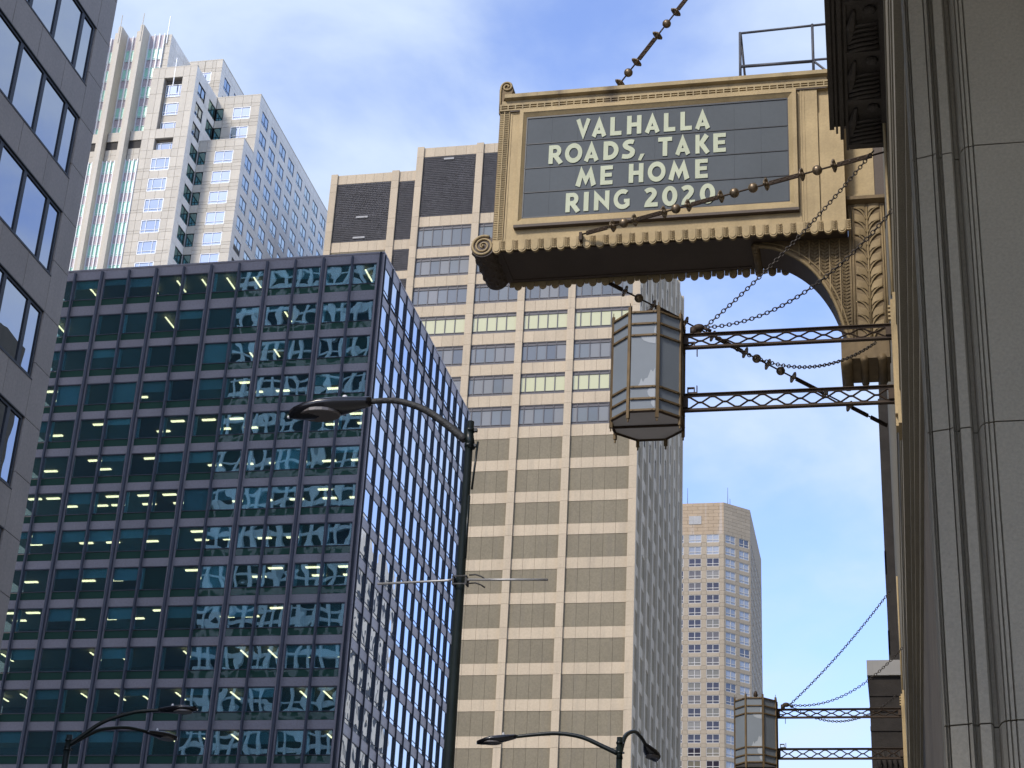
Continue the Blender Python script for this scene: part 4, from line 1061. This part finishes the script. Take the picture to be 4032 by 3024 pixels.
b.tube([(-1.60, 21.24, 14.06), (-1.60, 21.88, 14.06)], 0.055, 10); b.tube([(-1.585, 21.3, 13.98), (-1.585, 21.3, 14.12)], 0.03, 6)
wpart(rt, 'corbel', b, M['gold_dark'])

# ================================================================== beaded tie chains of the sign
def tie(name, label, A, B, beads, discs, bars, r_disc=0.084, r_bead=0.066):
    A = Vector(A); B = Vector(B); d = (B - A); dn = d.normalized()
    t_ = thing(name, label, 'tie chain', tuple(A), 'beaded tie chains of the sign')
    b = MB(); b.smooth = True
    b.tube([A, B], 0.012, 6)
    wpart(t_, 'rod', b, M['bronze'])
    side = dn.cross(Vector((0, 0, 1))).normalized(); up = side.cross(dn)
    for (a, c) in bars:
        b = MB()
        for s in (-1, 1):
            o = up * 0.020 * s
            b.tube([A + d * a + o, A + d * c + o], 0.0145, 6)
        for k in range(4):
            p = A + d * (a + (c - a) * (k + 0.5) / 4); b.tube([p - side * 0.02, p + side * 0.02], 0.014, 5)
        wpart(t_, 'twin_bar', b, M['bronze'])
    for q in beads:
        b = MB(); b.smooth = True; b.sphere((0, 0, 0), r_bead, 14, 10)
        obj('bead', cached(('bead', r_bead), lambda: b.mesh('bead', M['bead'])), t_, rel(t_, A + d * q))
    rot = dn.to_track_quat('Z', 'Y').to_matrix().to_4x4()
    for q in discs:
        def mkd():
            b = MB()
            ring = []
            for k in range(16):
                w = 2 * math.pi * k / 16; rr = r_disc * (1.0 if k % 4 in (0, 1) else 0.90)
                ring.append((rr * math.cos(w), rr * math.sin(w)))
            b.zprism(ring, -0.008, 0.008)
            b.smooth = True
            b.sphere((0, 0, 0), 0.034, 8, 6, (1, 1, 0.9))
            for k in range(4):
                w = math.pi / 2 * k + 0.35; b.sphere((r_disc * 0.72 * math.cos(w), r_disc * 0.72 * math.sin(w), 0), 0.030, 6, 5, (1, 1, 0.75))
            return b.mesh('rosette', M['bead'])
        o = obj('rosette', cached(('disc', r_disc), mkd), t_, rel(t_, A + d * q))
        o.rotation_euler = rot.to_euler()
    return t_
t_ = tie('beaded_tie_chain', 'beaded bronze tie chain crossing the front of the gold sign', (-3.96, 20.9, 14.205), (0.179, 19.3, 14.17),
    [0.153, 0.333, 0.528, 0.589, 0.793], [0.114, 0.191, 0.292, 0.375, 0.484, 0.632, 0.745, 0.845], [(0.02, 0.095), (0.20, 0.285), (0.385, 0.475), (0.642, 0.735), (0.855, 0.96)])
b = MB(); b.box(-3.985, -3.945, 20.885, 21.0, 14.12, 14.24); wpart(t_, 'anchor', b, M['bronze'])
tie('beaded_tie_chain', 'beaded bronze tie chain rising against the sky above the sign', (-3.86, 21.5, 16.69), (-0.52, 21.9, 22.05),
    [0.120, 0.285, 0.45, 0.61], [0.085, 0.155, 0.245, 0.325, 0.41, 0.49, 0.57], [(0.165, 0.235), (0.335, 0.40), (0.50, 0.56)])
tie('beaded_tie_chain', 'beaded bronze tie chain behind the lantern and below the sign', (-3.789, 22.1, 14.119), (0.059, 24.6, 12.82),
    [0.112, 0.321, 0.527, 0.613], [0.064, 0.161, 0.275, 0.371, 0.486, 0.567, 0.658, 0.773, 0.862], [(0.0, 0.055), (0.17, 0.265), (0.381, 0.476), (0.668, 0.765), (0.87, 0.93), (0.94, 1.0)], 0.084, 0.066)

# ================================================================== hanging lanterns
def build_lantern(label):
    t_ = thing('hanging_lantern', label, 'lantern', (0.2, 17.95, 9.7), 'lanterns on lattice arms along the theatre wall')
    cx, cy = -2.57, 17.95; ap = 0.385; rr = ap / math.cos(math.pi / 8)
    V8 = [(cx + rr * math.cos(rad(-112.5 + 45 * k)), cy + rr * math.sin(rad(-112.5 + 45 * k))) for k in range(8)]
    zT, zB = 11.150, 9.885
    bars = [11.127, 10.979, 10.834, 10.193, 10.048, 9.910]
    for k in range(8):
        x, y = V8[k]; dx, dy = (x - cx) / rr, (y - cy) / rr
        b = MB((x, y, 0), math.atan2(dy, dx))
        b.box(-0.016, 0.014, -0.017, 0.017, zB - 0.07, zT + 0.05); b.box(-0.008, 0.006, -0.007, 0.007, zB - 0.11, zB - 0.0705); b.box(-0.005, 0.003, -0.004, 0.004, zT + 0.0505, zT + 0.10)
        obj('post', b.mesh('post', M['brass']), t_, rel(t_))
    side = 2 * ap * math.tan(math.pi / 8)
    for k in range(8):
        a = rad(-90 + 45 * k); mx, my = cx + ap * math.cos(a), cy + ap * math.sin(a)
        rz = a + Q
        M_ = Matrix.Translation((mx, my, 0)) @ Matrix.Rotation(rz, 4, 'Z')
        for z in bars:
            b = MB(); b.box(-side / 2 + 0.02, side / 2 - 0.02, -0.020, 0.012, -0.011, 0.011)
            for s in (-0.33, 0.33): b.box(s * side - 0.006, s * side + 0.006, -0.026, -0.0201, -0.005, 0.005)
            obj('rail', cached('lrail', lambda: b.mesh('rail', M['brass'])), t_, rel(t_, (mx, my, z)), rz)
        for i in range(5):
            z1, z0 = bars[i] - 0.011, bars[i + 1] + 0.011
            b = MB(); b.box(-side / 2 + 0.018, side / 2 - 0.018, 0.0, 0.006, 0, z1 - z0)
            o = obj('pane', cached(('lpane', i), lambda: b.mesh('pane', M['frost'])), t_, rel(t_, (mx, my, z0)), rz)
            if k == 0 and i in (1, 2, 3, 4):           # bare patches where the frosting has peeled
                sh = {1: [(0.135, 0.11), (0.135, 0.0), (0.115, 0.02), (0.12, 0.07)], 2: [(-0.035, 0.612), (0.00, 0.618), (0.135, 0.618), (0.135, 0.52), (0.06, 0.535), (0.0, 0.565)], 3: [(0.135, 0.118), (0.07, 0.118), (0.05, 0.08), (0.06, 0.03), (0.09, 0.0), (0.135, 0.0)], 4: [(0.135, 0.11), (0.10, 0.11), (0.09, 0.07), (0.12, 0.02), (0.135, 0.03)]}[i]
                b = MB(); b.prism(sh[::-1], -0.003, -0.001)
                if i == 2: b.prism([(-0.06, 0.0), (0.135, 0.0), (0.135, 0.22), (0.11, 0.17), (0.085, 0.20), (0.05, 0.10), (0.02, 0.09), (0.0, 0.045), (-0.02, 0.10), (-0.04, 0.03)], -0.003, -0.001)
                obj('bare_patch', b.mesh('bare_patch', M['frost_chip']), o)
    b = MB(); b.zprism([(cx + (p[0] - cx) * 0.97, cy + (p[1] - cy) * 0.97) for p in V8], zB + 0.02, zB + 0.03); wpart(t_, 'bottom_glass', b, M['frost_under'])
    b = MB(); b.box(cx - ap, cx + ap, cy - 0.010, cy + 0.010, zB - 0.005, zB + 0.019)
    for k in range(8):
        p, q = V8[k], V8[(k + 1) % 8]; b.tube([(p[0], p[1], zB + 0.01), (q[0], q[1], zB + 0.01)], 0.014, 4)
    wpart(t_, 'bottom_bar', b, M['bronze'])
    b = MB()
    top = [(cx + (p[0] - cx) * 0.96, cy + (p[1] - cy) * 0.96, zT - 0.01) for p in V8]; apex = [(cx + (p[0] - cx) * 0.1, cy + (p[1] - cy) * 0.1, zT + 0.05) for p in V8]
    b.loft([top, apex]); b.smooth = True
    b.tube([(cx, cy, zT + 0.05), (cx, cy, zT + 0.10), (cx, cy, zT + 0.14), (cx, cy, zT + 0.20), (cx, cy, zT + 0.23)], [0.02, 0.02, 0.045, 0.03, 0.004], 8)
    wpart(t_, 'roof', b, M['bronze'])
    # lattice arms
    xw, xl = 0.135, -2.168
    for (z0, z1) in ((10.845, 11.012), (10.060, 10.255)):
        b = MB()
        b.box(xl, xw, 17.945, 17.955, z0, z0 + 0.028); b.box(xl, xw, 17.945, 17.955, z1 - 0.028, z1)
        b.box(xl, xw, 17.9195, 17.9805, z0 - 0.008, z0); b.box(xl, xw, 17.9195, 17.9805, z1, z1 + 0.008)
        b.box(xl - 0.03, xl + 0.05, 17.918, 17.982, z0 + 0.0355, z1 - 0.0355)
        b.box(xw - 0.06, xw + 0.02, 17.918, 17.982, z0 + 0.0355, z1 - 0.0355)
        n = 8; L = (xw - xl - 0.10) / n; zc = (z0 + z1) / 2; hh = (z1 - z0) / 2 - 0.030
        for k in range(n):
            xa = xl + 0.05 + L * k; xm = xa + L / 2; xb = xa + L
            for y in (17.95,):
                for s in (-1, 1):
                    b.tube([(xa, y, zc + s * hh), (xa + L * 0.10, y, zc + s * hh * 0.95), (xm - L * 0.08, y, zc + s * 0.003), (xm + L * 0.08, y, zc + s * 0.003), (xb - L * 0.10, y, zc + s * hh * 0.95), (xb, y, zc + s * hh)], 0.0115, 4)
        wpart(t_, 'lattice_arm', b, M['bronze'])
    for (z, s) in ((10.836, -1), (10.264, 1)):     # small open clasps beside the lantern
        b = MB()
        za, zc_ = sorted((z, z + s * 0.10)); zlo = z if s > 0 else zc_
        b.box(-2.022, -2.012, 17.935, 17.965, za, zc_); b.box(-2.125, -2.022, 17.935, 17.965, zlo, zlo + 0.020)
        b.box(-2.125, -2.113, 17.935, 17.965, zlo + 0.020, zlo + 0.068); b.box(-2.052, -2.042, 17.935, 17.965, zlo + 0.020, zlo + 0.068); b.box(-2.125, -2.042, 17.935, 17.965, zlo + 0.068, zlo + 0.082)
        wpart(t_, 'clasp', b, M['bronze'])
    b = MB(); b.smooth = True; b.sphere((-2.00, 17.95, 11.10), 0.055, 10, 8, (1.3, 0.8, 0.8)); b.tube([(-2.06, 17.95, 11.02), (-2.06, 17.95, 11.10)], 0.04, 8); b.tube([(-1.96, 17.95, 11.10), (-1.86, 17.95, 11.05)], 0.018, 6)
    wpart(t_, 'chain_eye', b, M['bronze'])
    b = MB(); b.box(0.137, 0.165, 17.78, 18.12, 9.85, 11.245); b.box(0.165, 0.20, 17.72, 18.18, 9.71, 11.30); b.box(0.14, 0.165, 17.86, 18.04, 9.74, 9.8499)
    for k in range(4): b.box(0.110, 0.137, 17.90, 17.94, 11.06 + 0.05 * k, 11.085 + 0.05 * k)
    b.smooth = True
    b.tube([(0.168, 17.75, 11.28), (0.168, 17.75, 13.55)], 0.018, 6)
    wpart(t_, 'wall_plate', b, M['gold'])
    return t_
def link_mesh():
    b = MB(); b.smooth = True
    P = []
    for k in range(12):
        w = 2 * math.pi * k / 12
        P.append((0.0, 0.019 * math.cos(w), 0.030 * math.sin(w)))
    vs = []; fs = []
    for i, p in enumerate(P):
        c = Vector(p); rdir = Vector((0, p[1], p[2] * 0.6)).normalized()
        for k in range(5):
            w = 2 * math.pi * k / 5; vs.append(c + (rdir * math.cos(w) + Vector((1, 0, 0)) * math.sin(w)) * 0.0068)
    for i in range(12):
        for k in range(5):
            fs.append((i * 5 + k, i * 5 + (k + 1) % 5, ((i + 1) % 12) * 5 + (k + 1) % 5, ((i + 1) % 12) * 5 + k))
    b.add(vs, fs); return b.mesh('link', M['chain'])
def hang_chain(label, A, B, sag, dx=0, dy=0):
    A = Vector(A) + Vector((dx, dy, 0)); B = Vector(B) + Vector((dx, dy, 0))
    t_ = thing('hanging_chain', label, 'chain', tuple(A), 'chains staying the lanterns')
    n = 120
    pts = [A.lerp(B, i / n) - Vector((0, 0, sag * 4 * (i / n) * (1 - i / n))) for i in range(n + 1)]
    acc = 0.0; pitch = 0.049; nxt = 0.0; k = 0
    for i in range(n):
        seg = pts[i + 1] - pts[i]; l = seg.length
        while nxt <= acc + l:
            p = pts[i] + seg * ((nxt - acc) / l)
            o = obj('link', cached('link', link_mesh), t_, rel(t_, p))
            q = seg.to_track_quat('Z', 'Y').to_euler().to_matrix().to_4x4() @ Matrix.Rotation(Q * (k % 2) + 0.5, 4, 'Z')
            o.rotation_euler = q.to_euler()
            nxt += pitch; k += 1
        acc += l
    return t_
lan = build_lantern('large eight-sided bronze lantern in front of the cream building')
lan2 = lan.copy(); COL.objects.link(lan2); DX, DY = -0.035, 15.45
lan2.location = (lan.location.x + DX, lan.location.y + DY, lan.location.z)
lan2['label'] = 'smaller more distant bronze lantern in front of the tan tower at lower right'
for ch in list(lan.children):
    c = ch.copy(); COL.objects.link(c); c.parent = lan2
    for gch in list(ch.children):
        d = gch.copy(); COL.objects.link(d); d.parent = c
for i, (dx, dy, w) in enumerate(((0, 0, 'large near lantern'), (DX, DY, 'small far lantern'))):
    hang_chain('steep chain from the %s up to the theatre wall' % w, (-1.93, 17.95, 11.10), (0.02, 18.05, 13.36), 0.10, dx, dy)
    hang_chain('slack chain from the %s sagging above its upper arm' % w, (-1.90, 17.93, 11.09), (0.195, 16.9, 11.85), 0.33, dx, dy)
    hang_chain('slack chain from the %s hanging below its upper arm' % w, (-1.90, 17.97, 11.07), (-0.05, 20.3, 12.0) if i == 0 else (0.06, 19.6, 11.75), 0.40, dx, dy)

# ================================================================== street lamps
def cobra(parent, base, ang, arm, head_l, tilt_drop, mname='paintblack', rough_arm=False):
    """one curved arm and lamp head, both parts of the lamp post"""
    B = Vector(base); d = Vector((math.cos(ang), math.sin(ang), 0))
    def P(s, z): return B + d * s + Vector((0, 0, z))
    path = smooth_path(arm, 5)
    b = MB(); b.smooth = True; b.tube([P(s, z) for s, z in path], [0.045 - 0.012 * i / (len(path) - 1) for i in range(len(path))], 8)
    wpart(parent, 'lamp_arm', b, M['arm_rust'] if rough_arm else M['paintblack'])
    s0, z0 = arm[-1]
    sec = [(0.00, 0.055, 0.050, -0.045), (0.06, 0.075, 0.058, -0.055), (0.22, 0.125, 0.066, -0.075), (0.42, 0.175, 0.074, -0.095), (0.60, 0.195, 0.070, -0.100), (0.78, 0.175, 0.045, -0.095), (0.90, 0.125, 0.005, -0.085), (0.97, 0.060, -0.035, -0.075), (1.0, 0.015, -0.055, -0.068)]
    sd_ = Vector((-d.y, d.x, 0)); n = 16
    rings = []
    for (t, w, zu, zl_) in sec:
        ring = []
        for k in range(n):
            a = 2 * math.pi * k / n; c, s = math.cos(a), math.sin(a)
            zz = zu * s if s > 0 else -zl_ * s
            wv = w * (abs(c) ** 0.8) * (1 if c > 0 else -1)
            ring.append(P(s0 + t * head_l, z0 + tilt_drop * t + zz * head_l / 0.95) + sd_ * wv * head_l / 0.95)
        rings.append(ring)
    b = MB(); b.smooth = True; b.loft(rings); ho = wpart(parent, 'lamp_head', b, M['lamp_black'])
    q = head_l / 0.95
    b = MB()
    c = P(s0 + 0.62 * head_l, z0 + tilt_drop * 0.6 - 0.088 * q)
    rr = []
    for (f, dz) in ((1.0, 0.03), (1.0, -0.004), (0.94, -0.012), (0.5, -0.0125), (0.05, -0.013)):
        rr.append([c + d * (0.24 * q * f * math.cos(2 * math.pi * k / 20)) + sd_ * (0.165 * q * f * math.sin(2 * math.pi * k / 20)) + Vector((0, 0, dz * q)) for k in range(20)])
    b.loft(rr); lo = wpart(parent, 'lamp_lens', b, M['lens'])
    b = MB(); b.smooth = True
    p = P(s0 + 0.33 * head_l, z0 + tilt_drop * 0.33 + 0.068 * q)
    b.tube([p, p + Vector((0, 0, 0.02)), p + Vector((0, 0, 0.045)), p + Vector((0, 0, 0.055))], [0.034 * q, 0.034 * q, 0.026 * q, 0.008], 10)
    wpart(parent, 'photocell', b, M['cell'])
    b = MB(); b.smooth = True; p = P(s0 + 1.0 * head_l, z0 + tilt_drop - 0.06 * q); b.sphere(tuple(p), 0.018 * q, 6, 5); wpart(parent, 'latch', b, M['cell'])
    b = MB(); b.smooth = True
    b.tube([P(-0.02, arm[0][1] - 0.11), P(0.02, arm[0][1] + 0.12)], 0.05, 8); wpart(parent, 'bracket', b, M['paintblack'])

def pole(root, x, y, z, r0, r1):
    b = MB(); b.smooth = True
    b.tube([(x, y, 0), (x, y, 0.35), (x, y, 0.36), (x, y, z)], [0.20, 0.20, r0, r1], 14)
    wpart(root, 'pole', b, M['paintblack'])
    for zz in (z - 0.12, z - 0.30):
        b = MB(); b.smooth = True; b.tube([(x, y, zz), (x, y, zz + 0.035)], r1 + 0.012, 14); b.smooth = False
        b.box(x + r1, x + r1 + 0.04, y - 0.02, y + 0.02, zz, zz + 0.03); wpart(root, 'clamp', b, M['paintblack'])

# nearest lamp
X, Y = -4.355, 17.0
rt = thing('street_lamp', 'nearest street lamp with one curved arm and a banner rod across its pole', 'street lamp', (X, Y, 0), 'street lamps')
pole(rt, X, Y, 9.59, 0.085, 0.040)
cobra(rt, (X, Y, 9.40), math.pi, [(0.05, -0.02), (0.28, 0.18), (0.51, 0.35), (0.74, 0.45), (0.91, 0.487), (1.14, 0.487)], 0.94, -0.09, rough_arm=True)
b = MB(); b.smooth = True
b.tube([(X + 0.05, Y - 0.06, 8.0), (X + 0.05, Y - 0.06, 8.7)], 0.016, 6); b.tube([(X + 0.06, Y, 8.8), (X + 0.095, Y, 9.35)], 0.012, 6); wpart(rt, 'cable', b, M['paintblack'])
b = MB(); b.smooth = True
b.tube([(-4.42, Y - 0.07, 7.768), (-4.47, Y - 0.07, 7.758), (-5.22, Y - 0.07, 7.737)], 0.013, 8); b.tube([(-4.26, Y - 0.07, 7.762), (-3.418, Y - 0.07, 7.742)], 0.013, 8)
wpart(rt, 'banner_rod', b, M['galv'])
b = MB()
for xx in (-4.415, -4.275): b.box(xx - 0.009, xx + 0.009, Y - 0.082, Y + 0.02, 7.712, 7.80)
for zz in (7.80, 7.715): b.box(-4.424, -4.266, Y - 0.090, Y - 0.0825, zz - 0.007, zz + 0.007)
b.smooth = True
for z0, s in ((7.815, 1), (7.725, 1)):
    b.tube([(-4.25, Y - 0.06, z0), (-4.18, Y - 0.06, z0 + 0.004), (-4.12, Y - 0.06, z0 - 0.018), (-4.075, Y - 0.06, z0 - 0.05)], 0.008, 6)
wpart(rt, 'rod_clamp', b, M['arm_rust'])
# the two farther lamps, each with two arms
k = 31.5 / 35
X, Y = -17.385 * k, 31.5
zt = 1.6 + (11.015 - 1.6) * k
rt = thing('street_lamp', 'two-armed street lamp standing before the glass block at lower left', 'street lamp', (X, Y, 0), 'street lamps')
pole(rt, X, Y, zt, 0.10, 0.058)
armA = [(0.04, -0.20 * k), (0.31 * k, 0.0), (0.67 * k, 0.25 * k), (1.01 * k, 0.385 * k), (1.47 * k, 0.50 * k), (1.98 * k, 0.53 * k)]
cobra(rt, (X, Y, zt), 0.0, armA, 0.86 * k, 0.05)
cobra(rt, (X, Y, zt), rad(60), armA, 0.86 * k, 0.05)
k = 32.0 / 36
X, Y = -5.612 * k, 32.0
zt = 1.6 + (11.176 - 1.6) * k
rt = thing('street_lamp', 'two-armed street lamp standing before the cream building at bottom centre', 'street lamp', (X, Y, 0), 'street lamps')
pole(rt, X, Y, zt, 0.10, 0.053)
armA = [(0.04, -0.33 * k), (0.36 * k, -0.18 * k), (0.80 * k, 0.012 * k), (1.31 * k, 0.093 * k), (1.77 * k, 0.069 * k), (2.19 * k, 0.027 * k)]
cobra(rt, (X, Y, zt), math.pi, armA, 0.84 * k, -0.085)
cobra(rt, (X, Y, zt), rad(81), [(0.05, -0.30), (0.28, 0.06), (0.6, 0.25), (1.0, 0.36), (1.4, 0.34), (1.62, 0.28)], 0.84 * k, -0.10)
